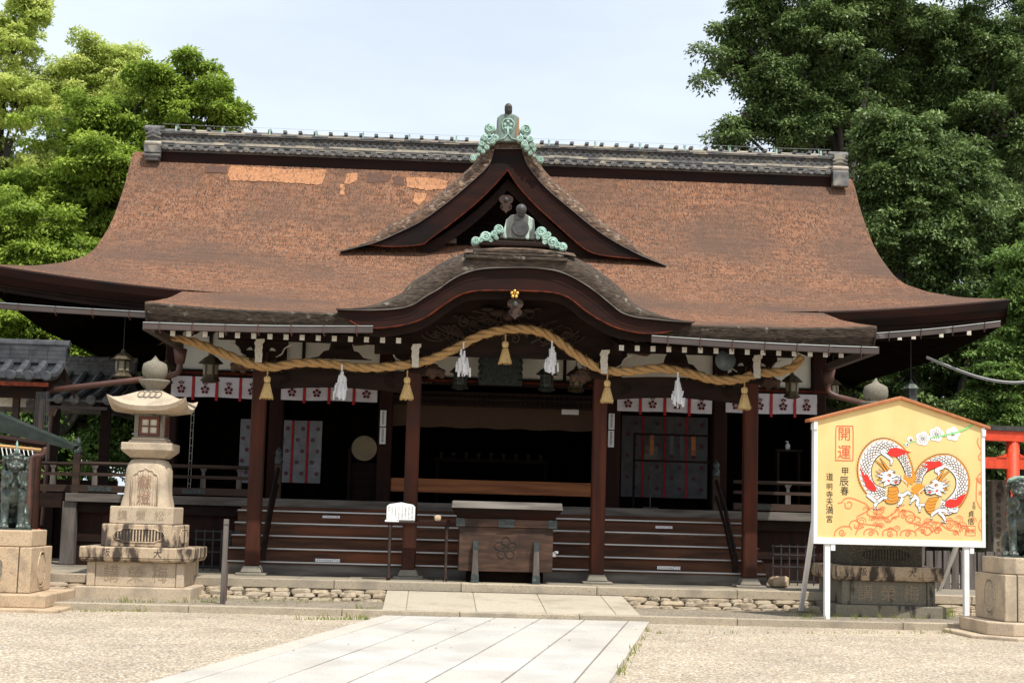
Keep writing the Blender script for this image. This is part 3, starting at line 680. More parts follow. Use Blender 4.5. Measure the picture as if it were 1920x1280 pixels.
for i in range(5):
    a = math.pi/2+i*2*math.pi/5; m.ball((q.x+.045*math.cos(a), q.y, q.z+.045*math.sin(a)), (.025,.015,.025), 10, 6)
m.ball(q, (.014,.02,.014)); m.build('gold_plum_crest', 'gold', hall, smooth=True)

# ---- copper roof ornaments
def spiral(mb, c, r, hand=1, th=.02, turns=1.6):
    pts = []
    for k in range(15):
        t = k/14; a = hand*(t*turns*2*math.pi)+math.pi*.6; rr = r*(1-t*.85); pts.append((c[0]+rr*math.cos(a), c[1], c[2]+rr*math.sin(a)))
    mb.tube(pts, [th*(1-.3*k/14) for k in range(15)], 6)
def scrolls(lst, ox, oy, sc_, Y, name, hand, depth=.12):
    m = MB()
    for (cx_, cy_, r) in lst:
        q = P(ox+cx_/sc_, oy+cy_/sc_, Y); R_ = r/sc_*Y/FPX
        m.lathe((q.x, Y, q.z), [(R_*.85,-.02),(R_*1.0,.0),(R_*1.0,depth)], 14, 'y'); spiral(m, (q.x, Y-.025, q.z), R_*.8, hand, R_*.2)
    return m
OY = CY-.14
top = thing('roof_ornament', 'upper verdigris copper ridge ornament with cloud scrolls and black knob on the triangular gable', 'roof ornament', P(953,272,OY), 'copper ornaments on the roof gables')
for lst, hd in (([(510,530,90),(425,685,64),(505,640,28),(595,685,66),(375,780,52),(500,755,48),(550,740,60),(460,840,48),(400,910,38),(345,860,40),(320,960,28),(280,990,30),(235,1015,58)], 1),
                ([(1100,550,90),(1000,700,64),(1085,660,34),(1170,710,56),(1075,785,64),(1205,800,54),(1115,855,48),(1170,935,40),(1235,870,36),(1240,980,30),(1285,1010,30),(1335,1045,58)], -1)):
    scrolls(lst, 860, 180, 8.71, OY, 'x', hd).build('scroll_cloud', 'copper', top, smooth=False)
def PO(cx_, cy_, Y=OY): return P(860+cx_/8.71, 180+cy_/8.71, Y)
m = MB(); m.prism([PO(a,b) for a, b in ((635,745),(600,640),(580,570),(625,520),(632,350),(690,300),(750,288),(860,288),(930,305),(990,350),(988,520),(1020,580),(980,640),(945,745))], (0,.28,0))
tb = m.build('ornament_body', 'copper_rust', top, bevel=.02, seg=2)
m = MB(); q = PO(805,480)
m.tube([PO(a,b,OY-.01) for a, b in ((760,600),(715,520),(710,440),(750,380),(860,380),(905,440),(900,520),(850,600))], .014, 5)
for sx in (-1, 1): m.tube([PO(805+sx*a,b,OY-.01) for a, b in ((10,500),(5,620),(60,690),(140,715))], .012, 5)
for a, b, r in ((755,470,30),(858,470,30),(765,530,26),(845,530,26),(805,420,28)): w_ = PO(a,b); m.ball((w_.x, OY-.005, w_.z), (r/8.71*.0104,.02,r/8.71*.0104), 10, 5)
m.build('plum_relief', 'copper', tb, smooth=True)
m = MB()
a = PO(812,310); m.tube([a+Vector((0,.12,-.05)), a+Vector((0,.03,.08)), PO(812,220), PO(812,150)+Vector((0,.02,0))], [.06,.075,.078,.06], 12); m.ball(PO(812,190), (.078,.085,.085), 12, 8)
m.build('knob', 'copper_blk', top, smooth=True)
LY = KY+.22
low = thing('roof_ornament', 'lower pale copper ornament with wave scrolls and round knob above the curved gable', 'roof ornament', P(973,461,LY), 'copper ornaments on the roof gables')
for lst, hd in (([(600,480,74),(530,550,54),(450,570,45),(405,595,88),(330,640,50),(255,655,68),(560,610,40),(480,650,40),(650,510,35)], -1), ([(1240,520,84),(1180,540,40),(1295,600,58),(1340,560,50),(1405,680,92),(1480,720,60),(1560,745,72),(1290,680,44),(1190,600,36)], 1)):
    scrolls(lst, 860, 370, 8.0, LY, 'x', hd, .14).build('scroll_wave', 'copper', low)
def PL(cx_, cy_, Y=LY): return P(860+cx_/8, 370+cy_/8, Y)
m = MB(); m.prism([PL(a,b) for a, b in ((690,612),(600,608),(650,520),(690,430),(715,330),(790,262),(860,250),(1010,250),(1075,290),(1135,330),(1145,480),(1150,560),(1210,600),(1130,635))], (0,.26,0)); lb = m.build('ornament_body', 'copper_dk', low, bevel=.02, seg=2)
m = MB(); q = PL(925,460); m.lathe((q.x, LY-.03, q.z), [(.10,0),(.125,.0),(.135,.02),(.135,.04)], 20, 'y'); m.build('round_crest', 'copper_blk', lb, smooth=False)
m = MB(); m.tube([PL(940,300)+Vector((0,.12,-.04)), PL(938,250)+Vector((0,.02,0)), PL(938,190)-Vector((0,.03,0))], [.055,.065,.07], 12); q = PL(938,185); m.ball((q.x, LY-.03, q.z), .082, 14, 9); m.build('knob', 'copper_blk', low, smooth=True)

# ---- posts
FX = [P(472,1072,25).x, P(765,1081,25).x, P(1118,1091,25).x, P(1404,1095,25).x]
for i, x in enumerate(FX):
    m = MB(); m.box(x-.112, x+.112, 24.89, 25.11, PZ+.14, 3.95); p = m.build('pillar', 'wood_red', hall, bevel=.02)
    m = MB(); m.taper(x, 25, PZ+.04, PZ+.145, .34, .34, .25, .25); m.box(x-.24, x+.24, 24.78, 25.22, PZ-.01, PZ+.036); m.build('pillar_base', 'slab_grey', p, bevel=.012)
MX = [-4.82,-2.9,-.91,3.29,5.27,7.12]
for x in MX:
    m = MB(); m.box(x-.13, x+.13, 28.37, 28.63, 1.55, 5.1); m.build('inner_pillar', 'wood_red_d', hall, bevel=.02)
# ---- beams over the porch posts
zB = 3.52
for i in (0, 2):
    a, b = FX[i]+.112, FX[i+1]-.112
    m = MB(); n = 12; up = [(a+(b-a)*t, zB+.16+.05*math.sin(math.pi*t)) for t in np.linspace(0,1,n)]; lo_ = [(a+(b-a)*t, zB-.19+.07*math.sin(math.pi*t)) for t in np.linspace(1,0,n)]
    m.prism([(x, 24.92, z) for x, z in up+lo_], (0,.16,0))
    for t in (.08,.92):
        for k in range(3): m.tube([(a+(b-a)*t+(.22-.05*k)*(1 if t < .5 else -1)*math.cos(q)*.9, 24.912, zB+(.11-.03*k)*math.sin(q)) for q in np.linspace(-1.4,1.4,9)], .008, 4)
    m.build('porch_beam', 'wood_dark', hall)
m = MB(); m.box(FX[0]-.7, FX[3]+.7, 24.9, 25.1, 4.12, 4.27) ; m.build('purlin', 'wood_dark', hall)
def bracket(x, white=True):
    b = MB()
    def q(dx, z, y=24.93): return (x+dx, y, z)
    sh = [(-.42,4.02),(-.34,3.97),(-.30,3.86),(-.2,3.83),(-.13,3.74),(.13,3.74),(.2,3.83),(.30,3.86),(.34,3.97),(.42,4.02),(.42,4.11),(-.42,4.11)]
    b.prism([q(a,z) for a, z in sh], (0,.13,0))
    b.box(x-.07, x+.07, 24.55, 28.4, 3.80, 3.98); b.box(x-.17, x+.17, 24.86, 25.14, 3.66, 3.76)
    o = b.build('bracket', 'wood_dark', hall)
    w = MB()
    for s in (-1, 1): wc = MB(); wc.tube([q(s*a, z, 24.925) for a, z in ((.50,4.06),(.44,4.04),(.37,3.99),(.33,3.90),(.24,3.85))], [.012,.016,.012,.012,.008], 5); wc.add([q(s*.13,3.95,24.92),q(s*.24,3.95,24.92),q(s*.2,3.99,24.92),q(s*.16,4.0,24.92)], [(0,1,2,3) if s > 0 else (3,2,1,0)]); wc.build('white_scroll', 'white', o)
    w.prism([q(a,z,24.53) for a, z in ((-.045,3.72),(-.05,3.86),(-.06,3.9),(-.05,3.98),(-.07,4.02),(-.04,4.09),(.09,4.1),(.09,4.05),(.06,4.02),(.065,3.96),(.055,3.92),(.065,3.86),(.06,3.72))[::-1]], (0,.03,0))
    w.build('white_nose', 'white', o)
for x in FX: bracket(x)
def frog(px, py):
    c_ = P(px, py, 24.97); m = MB()
    sh = [(-.5,-.2),(-.36,-.17),(-.28,-.08),(-.2,-.06),(-.17,.05),(-.12,.13),(-.22,.18),(.22,.18),(.12,.13),(.17,.05),(.2,-.06),(.28,-.08),(.36,-.17),(.5,-.2)]
    m.prism([(c_.x+a, 24.97, c_.z+b+.02) for a, b in sh], (0,.08,0))
    for k in range(5): m.tube([(c_.x-.1+.05*k+.04*math.cos(q), 24.965, c_.z+.03*math.sin(q)) for q in np.linspace(0,5,8)], .008, 4)
    o = m.build('frog_leg_strut', 'wood_dark', hall)
    for s in (-1,1): w = MB(); w.tube([(c_.x+s*a, 24.96, c_.z+b) for a, b in ((.30,.17),(.26,.19),(.2,.15),(.13,.13))], [.016,.013,.011,.006], 5); w.build('white_scroll', 'white', o)
frog(640,652); frog(1268,676)
def kibana(x, s, z=3.72):                        # carved beam ends, scroll like an elephant head
    m = MB(); 
    for a, b, r in ((.1,0,.1),(.2,.02,.1),(.28,-.02,.08),(.34,-.08,.05),(.18,-.09,.06),(.36,-.01,.04)): m.ball((x+s*a, 25, z+b), (r,.07,r), 10, 6)
    for k in range(3): spiral(m, (x+s*(.15+.08*k), 24.93, z-.01*k), .05, s, .012)
    m.build('carved_beam_end', 'wood_box', hall, remesh=.014)
kibana(FX[0]-.1,-1); kibana(FX[3]+.1,1); kibana(FX[1]+.1,1,3.72); kibana(FX[2]-.1,-1,3.72)
# tympanum under the curved gable with swirling carving
m = MB(); ty = 24.86; pl = [(a*1.0, b-.02) for a, b in klow[6:-6]]
m.prism([(a, ty, b+.25) for a, b in pl]+[(pl[-1][0],ty,3.95),(pl[0][0],ty,3.95)], (0,.06,0)); m.build('tympanum', 'wood_dark', hall)
m = MB()
for k in range(34):
    t = random.uniform(-1,1); xx = HC-.05+t*1.25; zz = 4.25+random.uniform(0,.5)*(1-abs(t)**1.5)
    spiral(m, (xx, ty-.03, zz), random.uniform(.05,.12), random.choice((-1,1)), .018, 1.3)
    m.tube([(xx+.2*math.cos(q), ty-.02, zz+.09*math.sin(q+t*3)) for q in np.linspace(0,3,8)], .016, 5)
for s in (-1,1): m.ball((HC-.05+s*.16, ty-.08, 4.67), (.16,.08,.07)); m.ball((HC-.05+s*.32, ty-.08, 4.72), (.12,.06,.04))
m.ball((HC-.05, ty-.1, 4.62), (.1,.1,.1)); m.build('carved_relief', 'wood_rail', hall)
m = MB(); m.box(FX[1]+.1, FX[2]-.1, 24.94, 25.06, 4.0, 4.2); m.build('rainbow_beam', 'wood_dark', hall)

# ---- rafters with white ends
def rafter(x, y, z, y2, slope, w=.075, h=.085):
    m = MB(); m.hexa([(x-w/2,y,z-h/2),(x+w/2,y,z-h/2),(x+w/2,y2,z-h/2+slope*(y2-y)),(x-w/2,y2,z-h/2+slope*(y2-y)),(x-w/2,y,z+h/2),(x+w/2,y,z+h/2),(x+w/2,y2,z+h/2+slope*(y2-y)),(x-w/2,y2,z+h/2+slope*(y2-y))])
    m.cm = 1; m.add([(x-w/2,y-.004,z-h/2),(x+w/2,y-.004,z-h/2),(x+w/2,y-.004,z+h/2),(x-w/2,y-.004,z+h/2)], [(0,1,2,3)])
    return m.build('rafter', ['wood_dark','white'], hall)
x = P(324,621,23.7).x
while x < P(1600,650,23.7).x:
    px_ok = not (P(770,640,23.7).x < x < P(1140,640,23.7).x)
    if px_ok: rafter(x, 23.7+random.uniform(-.01,.01), 4.045, 28.4, .20)
    x += .246
for s in (-1, 1):
    for k in range(13):
        x = HC+s*(5.75+k*.25)
        if abs(x-HC) < 8.75 and (k in (1,) if s < 0 else k in (2,5,6,8,10)): rafter(x, 26.85, 4.60+lift(x,26.8)*.95, 29.5, .10)
    m = MB(); a = Vector((HC+s*8.72, 27.0, topz(HC+s*XC_,26.8)-.42)); b = Vector((HC+s*6.2, 29.4, 5.2)); m.tube([a,b], .085, 4); m.build('hip_rafter', 'wood_dark', hall)
# ---- gutters
def gutter(pa, pb, ya, hangers):
    a, b = P(*pa, ya), P(*pb, ya); d = (b-a)
    m = MB(); n = 12
    def q(t, w, h): c_ = a+d*t; return (c_.x, c_.y+w, c_.z+h-.02*math.sin(math.pi*t))
    pr = [(.0,.045),(.0,-.05),(.10,-.05),(.10,.045),(.09,.045),(.09,-.04),(.012,-.04),(.012,.045)]
    m.grid(lambda t, k: q(t, *pr[k % 8]), list(np.linspace(0,1,n)), list(range(9)))
    for t in (0,1): m.add([q(t,*p) for p in pr[:4]], [(0,1,2,3)])
    m.cm = 1; m.tube([q(t,-.003,.047) for t in np.linspace(0,1,n)], .008, 4)
    o = m.build('gutter', ['gutter','gutter_rim'], hall)
    for i in range(hangers):
        t = (i+.5)/hangers; c_ = q(t,0,0); m = MB(); m.tube([(c_[0], c_[1]-.012, c_[2]+.06),(c_[0], c_[1]-.012, c_[2]-.06),(c_[0]+.01, c_[1]+.05, c_[2]-.1),(c_[0]+.02, c_[1]+.12, c_[2]-.05),(c_[0], c_[1]+.14, c_[2]+.05)], .009, 4); m.build('gutter_hanger', 'pipe', o)
gutter((268,610),(699,617),23.25,7); gutter((1222,635),(1645,657),23.25,7)
gutter((-140,561),(277,590),26.5,6); gutter((1637,630),(1876,607),26.5,4)
for s in (-1, 1):                                   # gutter along the porch sides and downpipes
    xg = HC+s*5.55; zg = 4.10; m = MB(); m.hexa([(xg-.05,23.3,zg-.06),(xg+.05,23.3,zg-.06),(xg-s*.15+.05,25.6,zg-.12),(xg-s*.15-.05,25.6,zg-.12),(xg-.05,23.3,zg+.05),(xg+.05,23.3,zg+.05),(xg-s*.15+.05,25.6,zg+.0),(xg-s*.15-.05,25.6,zg+.0)])
    m.build('side_gutter', 'gutter', hall)
    ex = xg-s*.15; m = MB()
    m.taper(ex, 25.6, zg-.34, zg-.1, .13, .13, .2, .2)
    far = P(90,732,25.0) if s < 0 else P(1640,760,25.8)
    m.tube(smooth_path([(ex,25.6,zg-.33),(ex,25.6,zg-.43),(ex+s*.03,25.58,zg-.50),(ex+s*.16,25.55,zg-.56)],4)+[far], .05, 8)
    if s < 0: m.tube([far, far+Vector((-.08,0,-.08)), far+Vector((-.08,0,-2.4))], .05, 8)
    else: m.tube([far, far+Vector((.05,0,-.1)), far+Vector((.05,0,-2.2))], .05, 8)
    m.build('downpipe', 'pipe', hall, smooth=True)

# ---- walls above the openings, interior shell
WY = 28.5
for a, b in zip(MX, MX[1:]):
    m = MB(); m.box(a+.14, b-.14, WY-.02, WY+.05, 3.93, 4.62); m.build('plaster_panel', 'plaster', hall)
m = MB()
for z0, z1, y in ((3.78,3.92,WY-.1),(4.63,4.8,WY-.12),(3.5,3.56,WY-.1)): m.box(MX[0]-.3, MX[-1]+.3, y, WY+.08, z0, z1)
m.build('wall_beam', 'wood_dark', hall)
m = MB(); m.box(MX[0]-.25, MX[-1]+.25, WY-.14, WY-.11, 3.83,3.87); m.build('red_edge', 'red_edge', hall)
for px in (716,395,1160,570,1060):
    q = P(px, 650, WY-.06); m = MB(); m.box(q.x-.03, q.x+.03, WY-.06, WY+.0, 3.92, 4.65); m.build('wall_stud', 'wood_dark', hall)
# comb of lattice over the middle opening, bamboo screen below
m = MB(); m.box(MX[2]+.13, MX[3]-.13, WY-.05, WY+.03, 3.62, 3.66); m.box(MX[2]+.13, MX[3]-.13, WY-.05, WY+.03, 3.40, 3.44)
x = MX[2]+.2
while x < MX[3]-.15: m.box(x, x+.045, WY-.03, WY+.0, 3.44, 3.62); x += .09
m.box(MX[2]+.13, MX[3]-.13, WY+.02, WY+.04, 3.44, 3.62); m.build('transom_lattice', 'wood_dark', hall)
m = MB(); m.grid(lambda x, k: (x, WY+.35, [3.02,3.42][k]+(.012*math.sin(x*9) if k == 0 else 0)), list(np.linspace(MX[2]+.1, MX[3]-.1, 30)), [0,1]); m.build('bamboo_screen', 'screen', hall)
m = MB(); m.box(MX[2]+.131, MX[3]-.131, WY-.08, WY+.08, 1.80, 2.05); m.build('threshold', 'wood_sill', hall, bevel=.01)
m = MB()
m.box(MX[0]-.1, MX[-1]+.1, WY-.06, 36.2, 1.50, 1.615)
m.box(MX[0]-.1, MX[-1]+.1, 36.2, 36.4, 1.6, 5.2); m.box(MX[0]-.1, MX[0]+.05, WY+.2, 36.2, 1.6, 5.2); m.box(MX[-1]-.05, MX[-1]+.1, WY+.2, 36.2, 1.6, 5.2)
m.box(MX[0]-.1, MX[-1]+.1, WY+.06, 36.2, 4.9, 5.0)
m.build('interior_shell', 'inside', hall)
for i, (a, b) in enumerate(((MX[0],MX[1]),(MX[1],MX[2]),(MX[3],MX[4]),(MX[4],MX[5]))):   # set-back lattice panels in the side bays
    m = MB(); yy = 30.3
    m.box(a+.1, b-.1, yy+.03, yy+.06, 1.62, 3.75); m.cm = 1
    if i == 2: m.box(a+.2, b-.2, yy, yy+.028, 1.9, 3.5)
    m.cm = 0
    k = a+.2
    while k < b-.1: m.box(k, k+.03, yy-.02, yy+.02, 1.62, 3.75); k += .45
    for z in (2.1,2.6,3.1): m.box(a+.1, b-.1, yy-.015, yy+.022, z, z+.03)
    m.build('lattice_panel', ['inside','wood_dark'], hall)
m = MB(); q = P(362,800,28.9)
for k in range(2): m.box(q.x-.05+.05*k, q.x-.04+.05*k, 28.9, 28.92, 1.65, 3.35)
for k in range(12): m.box(q.x-.05, q.x+.01, 28.895, 28.9, 1.7+.14*k, 1.712+.14*k)
m.build('paper_lattice', ['white'], hall)

# ---- deck, railings, stairs
DY = 27.15
m = MB(); m.box(-6.3, 8.65, DY, WY-.06, 1.52, 1.60); m.box(-6.32, 8.67, DY-.03, DY, 1.46, 1.605)
m.build('deck', 'wood_grey', hall, bevel=.006)
m = MB(); m.box(-6.2, 8.55, DY+.1, DY+.2, 1.28, 1.46); m.build('deck_beam', 'wood_dark', hall)
SX0, SX1 = -3.3, 5.5
for sgn, a, b in ((-1, -6.15, SX0-.05), (1, SX1+.1, 8.5)):
    m = MB(); k = a
    while k < b:
        w = random.uniform(.16,.24); m.box(k+.002, min(k+w,b)-.002, DY+.22+random.uniform(0,.006), DY+.26, PZ-.01, 1.30); k += w
    m.build('plank_wall', 'wood_dark_v', hall)
    m = MB(); m.box(a, b, DY+.19, DY+.22, .78,.86); m.box(a,b,DY+.19,DY+.22,PZ,.5); m.build('wall_rail', 'wood_dark', hall)
for x in (-6.25, 8.6):
    m = MB(); m.box(x-.12, x+.12, DY+.02, DY+.2, PZ, 1.46); m.build('deck_post', 'wood_grey_v', hall, bevel=.01)
n = 6; ys0 = 25.32; tr = .335; rise = (1.60-PZ)/n
for i in range(n):
    y0 = ys0+i*tr if i < n-1 else DY-.04; z1 = PZ+rise*(i+1)-.0
    if i == n-1: break
    m = MB(); m.box(SX0, SX1, y0+.03, y0+.07, z1-rise, z1-.035); 
    st = m.build('stair_riser', 'wood_step' if i else 'wood_grey', hall)
    m = MB(); m.box(SX0-.02, SX1+.02, y0, y0+tr+.04, z1-.034, z1+.002); tr_ = m.build('stair_tread', 'wood_step', hall, bevel=.004)
    m = MB(); m.box(SX0, SX1-.02, y0-.008, y0+.045, z1+.002, z1+.008); m.box(SX0, SX1-.02, y0-.009, y0-.002, z1-.014, z1+.008); m.build('metal_nosing', 'metal_strip', tr_)
m = MB(); m.box(SX0, SX1, DY-.035, DY-.005, PZ+rise*5, 1.47); m.build('stair_riser', 'wood_step', hall)
m = MB(); m.box(SX0+.03, SX1-.03, 25.5, DY+.05, PZ, PZ+.12); m.build('stair_core', 'inside', hall)
# sloping stair rails with onion-topped newels
def newel(x, y, z0, z1, name='newel_post'):
    m = MB(); m.box(x-.06, x+.06, y-.06, y+.06, z0, z1); o = m.build(name, 'wood_rail', hall, bevel=.01)
    m = MB(); m.lathe((x,y,z1), [(.062,0),(.065,.02),(.065,.12),(.045,.14),(.05,.16),(.062,.2),(.05,.24),(.018,.275),(.0,.3)], 12); m.build('onion_finial', 'verd', o, smooth=True)
for s, x in ((-1, FX[0]+.13), (1, FX[3]-.15)):
    newel(x, DY+.05, 1.6, 2.2)
    m = MB(); m.tube([(x, DY, 2.12),(x, 26.3, 1.62),(x, 25.35, .86)], .038, 4); m.tube([(x, DY, 1.85),(x, 26.3, 1.35),(x, 25.4, .62)], .03, 4); m.box(x-.04,x+.04,25.35,25.43,PZ+.2,.86)
    m.build('stair_rail', 'wood_dark', hall)
def railing(a, b, y, newels):
    m = MB()
    m.tube([(a,y,2.12),(b,y,2.12)], .034, 8); m.box(a,b,y-.03,y+.03,1.91,1.965); m.box(a,b,y-.045,y+.045,1.63,1.75); 
    o = m.build('railing', 'wood_rail', hall)
    k = a+.35
    while k < b-.1:
        m = MB(); m.box(k-.045,k+.045,y-.03,y+.03,1.75,1.91); m.taper(k, y, 1.965, 2.03, .05,.05,.05,.05); m.taper(k, y, 2.03, 2.09, .06,.06,.12,.08); m.build('baluster', 'wood_grey_v', o); k += .62
    for px in newels: newel(px, y, 1.58, 2.28)
    c_ = (a+b)/2+ (b-a)*.18
    for cc in (c_, a+.45): m = MB(); m.lathe((cc, y-.05, 1.69), [(.04,0),(.05,.006),(.05,.01)], 8, 'y'); m.box(cc-.2, cc+.2, y-.052, y-.046, 1.65, 1.73); m.build('metal_fitting', 'verd', o)
railing(-6.2, SX0+.12, DY+.06, [-6.17]); railing(SX1-.2, 8.52, DY+.06, [8.5])
railing(-9.5, -6.3, DY+.5, [])
m = MB(); m.box(-9.6, -6.35, DY+.45, DY+.6, 1.35, 1.6); m.build('corridor_beam', 'wood_dark', hall)
for x in (-7.2,): 
    m = MB(); m.box(x-.1,x+.1,DY+.4,DY+.6,PZ,1.5); m.build('deck_post', 'wood_dark', hall)
# gold fittings by the inner pillars
m = MB()
for px, py in ((800,717),(1075,727),(1170,730),(722,713)):
    q = P(px, py, 27.6)
    for k in range(3): m.ball((q.x+.07*(k-1), 27.6, q.z), (.03,.03,.025), 8, 5)
m.build('gilt_fitting', 'brass', hall)
# paper notices on the inner pillars
def notice(px, y0, y1, name, label, grp):
    a, b = P(px, y0, 28.35), P(px, y1, 28.35); r = thing(name, label, 'notice', (a.x, 28.355, b.z), grp)
    m = MB(); m.box(a.x-.055, a.x+.055, 28.345, 28.36, b.z, a.z); p = m.build('paper_strip', 'paper', r)
    m = MB(); k = 0; n = 7
    for i in range(n): glyphs(m, random.choice('御祈祷受付申込家内安全交通社務所'), (a.x, 28.343, a.z-(i+1)*(a.z-b.z)/(n+1.5)), (1,0,0), (0,0,1), .045, .001)
    m.build('writing', 'a_blk', p)
G1 = 'paper strip notices on the inner pillars'
notice(719,769,799,'paper_notice','white paper strip, the upper of two on the pillar beside the drum',G1)
notice(718,801,832,'paper_notice','white paper strip, the lower of two on the pillar beside the drum',G1)
notice(1147,775,805,'paper_notice','white paper strip, the upper of two on the pillar right of the middle opening',G1)
notice(1146,807,838,'paper_notice','white paper strip, the lower of two on the pillar right of the middle opening',G1)
q = P(1069,771,28.8); m = MB(); m.box(q.x-.16,q.x+.16,28.79,28.8,q.z-.06,q.z+.06); tag(m.build('paper_sheet','paper',org=q),'small white paper sheet hanging at the right of the bamboo screen','paper sheet')

# ================================================================== THINGS HUNG UNDER THE EAVES
def curtain(pxa, pxb, pya, n, name_label, crop=None):
    a, b = P(pxa, pya[0], WY-.16), P(pxb, pya[1], WY-.16); H_ = .37
    r = thing('crest_curtain', name_label, 'curtain', ((a.x+b.x)/2, WY-.16, a.z-H_), 'short white plum crest curtains above the openings')
    w = (b.x-a.x)/n
    cl_ = MB(); rb_ = MB(); cr_ = MB()
    def zt(x): return a.z+(b.z-a.z)*(x-a.x)/(b.x-a.x)
    ph = random.random()*6
    def yy(x, t): return WY-.16+.012*math.sin(x*11+ph)*t+.008*math.sin(x*27+ph)*t
    for i in range(n):
        x0, x1 = a.x+i*w+.01, a.x+(i+1)*w-.045
        xs = list(np.linspace(x0,x1,9))
        cl_.grid(lambda x, t: (x, yy(x,t), zt(x)-H_*t-.006*math.sin(x*5+ph)*t), xs, [1,.8,.55,.3,0])
        cl_.grid(lambda x, t: (x, yy(x,t)-.008, zt(x)-.15*t), xs, [1,.5,0])
        xc = (x0+x1)/2; plum(cr_, (xc, yy(xc,.7)-.012, zt(xc)-.235), .085, (1,0,0), (0,0,1), (0,-.002,0))
        plum(cr_, (xc, yy(xc,.7)-.022, zt(xc)-.115), .06, (1,0,0), (0,0,.55), (0,-.002,0))
        if i < n-1: rb_.grid(lambda x, t: (x, yy(x,t)-.02, zt(x)-(H_+.06)*t), [x1+.002,x1+.052], [1,.5,0])
    cl_.build('cloth', 'cloth', r, smooth=True); cr_.build('crest', 'cloth_crest', r); rb_.build('ribbon', 'ribbon', r)
curtain(321,498,(704,710),4,'short white curtain with plum crests left of the leftmost porch pillar')
curtain(527,713,(711,716),4,'short white curtain with plum crests between the two left porch pillars')
curtain(1157,1340,(732,738),4,'short white curtain with plum crests right of the middle opening')
curtain(1360,1536,(736,740),4,'short white curtain with plum crests behind the rightmost porch pillar')

# twisted straw rope
rp = [(322,632),(362,641),(400,655),(438,670),(470,682),(510,688),(560,680),(620,682),(680,689),(740,686),(800,676),(850,655),(900,629),(955,617),(1005,620),(1040,635),(1080,665),(1128,692),(1180,696),(1235,690),(1290,699),(1340,712),(1385,711),(1420,700),(1460,697),(1490,686),(1502,668)]
ctr = smooth_path([P(a,b,24.66+.0*a) for a, b in rp], 10)
rope = thing('straw_rope', 'thick twisted straw rope strung in waves across the porch front', 'straw rope', ctr[len(ctr)//2])
L = [0]
for a, b in zip(ctr, ctr[1:]): L.append(L[-1]+(b-a).length)
for k in range(3):
    pts = []; N = 420
    for i in range(N+1):
        s = L[-1]*i/N; j = min(len(L)-2, int(np.searchsorted(L, s, 'right'))-1); t = (s-L[j])/max(1e-6, L[j+1]-L[j]); p = ctr[j].lerp(ctr[j+1], t)
        tg = (ctr[j+1]-ctr[j]).normalized(); n1 = Vector((0,1,0)); n2 = tg.cross(n1).normalized()
        ang = s*2*math.pi/.62+k*2*math.pi/3; pts.append(p+(n1*math.cos(ang)+n2*math.sin(ang))*.036)
    m = MB(); m.tube(pts, [.040*min(1,.45+s_*14/N) if s_ < N/12 else .040 for s_ in range(N+1)], 9)
    m.build('rope_strand', 'rope', rope, smooth=True)
m = MB()
for k in range(1500):
    i = random.randrange(1, len(ctr)-1); p = ctr[i].lerp(ctr[i+1], random.random()); a = random.random()*6.28; tg = (ctr[i+1]-ctr[i]).normalized(); n2 = tg.cross(Vector((0,1,0)))
    d = Vector((0,1,0))*math.cos(a)+n2*math.sin(a); q = p+d*.08; e = q+d*random.uniform(.01,.035)+tg*random.uniform(-.04,.04); w_ = tg*.0015
    m.add([q-w_, q+w_, e], [(0,1,2)])
for k in range(40):
    p = ctr[0]; e = p+Vector((random.uniform(-.25,.12),random.uniform(-.1,.1),random.uniform(-.22,.08))); w_ = Vector((0,0,.002)); m.add([p-w_,p+w_,e], [(0,1,2)])
m.build('loose_fibres', 'straw', rope)
def tassel(px, py, label):
    a = P(px, py, 24.58); r = thing('straw_tassel', label, 'tassel', (a.x, a.y, a.z-.46), 'straw tassels hanging from the rope')
    m = MB(); m.tube([a, a-Vector((0,0,.14))], .012, 6); m.build('cord', 'rope', r)
    m = MB(); m.lathe((a.x,a.y,a.z), [(.01,-.1),(.045,-.12),(.055,-.15),(.05,-.19),(.038,-.215),(.042,-.24),(.075,-.34),(.105,-.455),(.09,-.46)], 14)
    for k in range(70):
        q = random.random()*6.28; b0 = Vector((a.x+.04*math.cos(q), a.y+.04*math.sin(q), a.z-.22)); e = Vector((a.x+random.uniform(.08,.115)*math.cos(q), a.y+random.uniform(.08,.115)*math.sin(q), a.z-random.uniform(.44,.485))); m.tube([b0,e], .005, 3)
    m.build('straw_bundle', 'straw', r)
    m = MB(); m.lathe((a.x,a.y,a.z-.222), [(.041,0),(.045,.006),(.041,.012)], 12); m.build('binding', 'a_blk', r)
tassel(502,692,'straw tassel hanging in front of the leftmost porch pillar')
tassel(764,694,'straw tassel hanging in front of the second porch pillar from the left')
tassel(948,627,'straw tassel hanging from the raised middle of the rope')
tassel(1139,700,'straw tassel hanging in front of the third porch pillar from the left')
tassel(1396,713,'straw tassel hanging in front of the rightmost porch pillar')
def shide(px, py, label, H_=.46):
    a = P(px, py, 24.52); r = thing('paper_streamer', label, 'paper streamer', (a.x, a.y, a.z-H_), 'white cut paper streamers on the rope')
    m = MB(); m.tube([a+Vector((0,0,.06)), a-Vector((0,0,.05))], .015, 5)
    for k in range(70):
        t = random.random()**.7; q = random.random()*6.28; rr = .03+.105*t; x, y = a.x+rr*math.cos(q)*random.uniform(.3,1), a.y+rr*.6*math.sin(q); z = a.z-.03-t*(H_-.12); hh = random.uniform(.09,.16); w = random.uniform(.02,.034); sl_ = random.uniform(-.02,.02); tw = random.uniform(-.02,.02)
        m.add([(x-w/2,y,z),(x+w/2,y+tw,z),(x+w/2+sl_,y-.01+tw,z-hh),(x-w/2+sl_,y-.01,z-hh)], [(0,1,2,3)])
    m.build('paper_strips', 'paper', r)
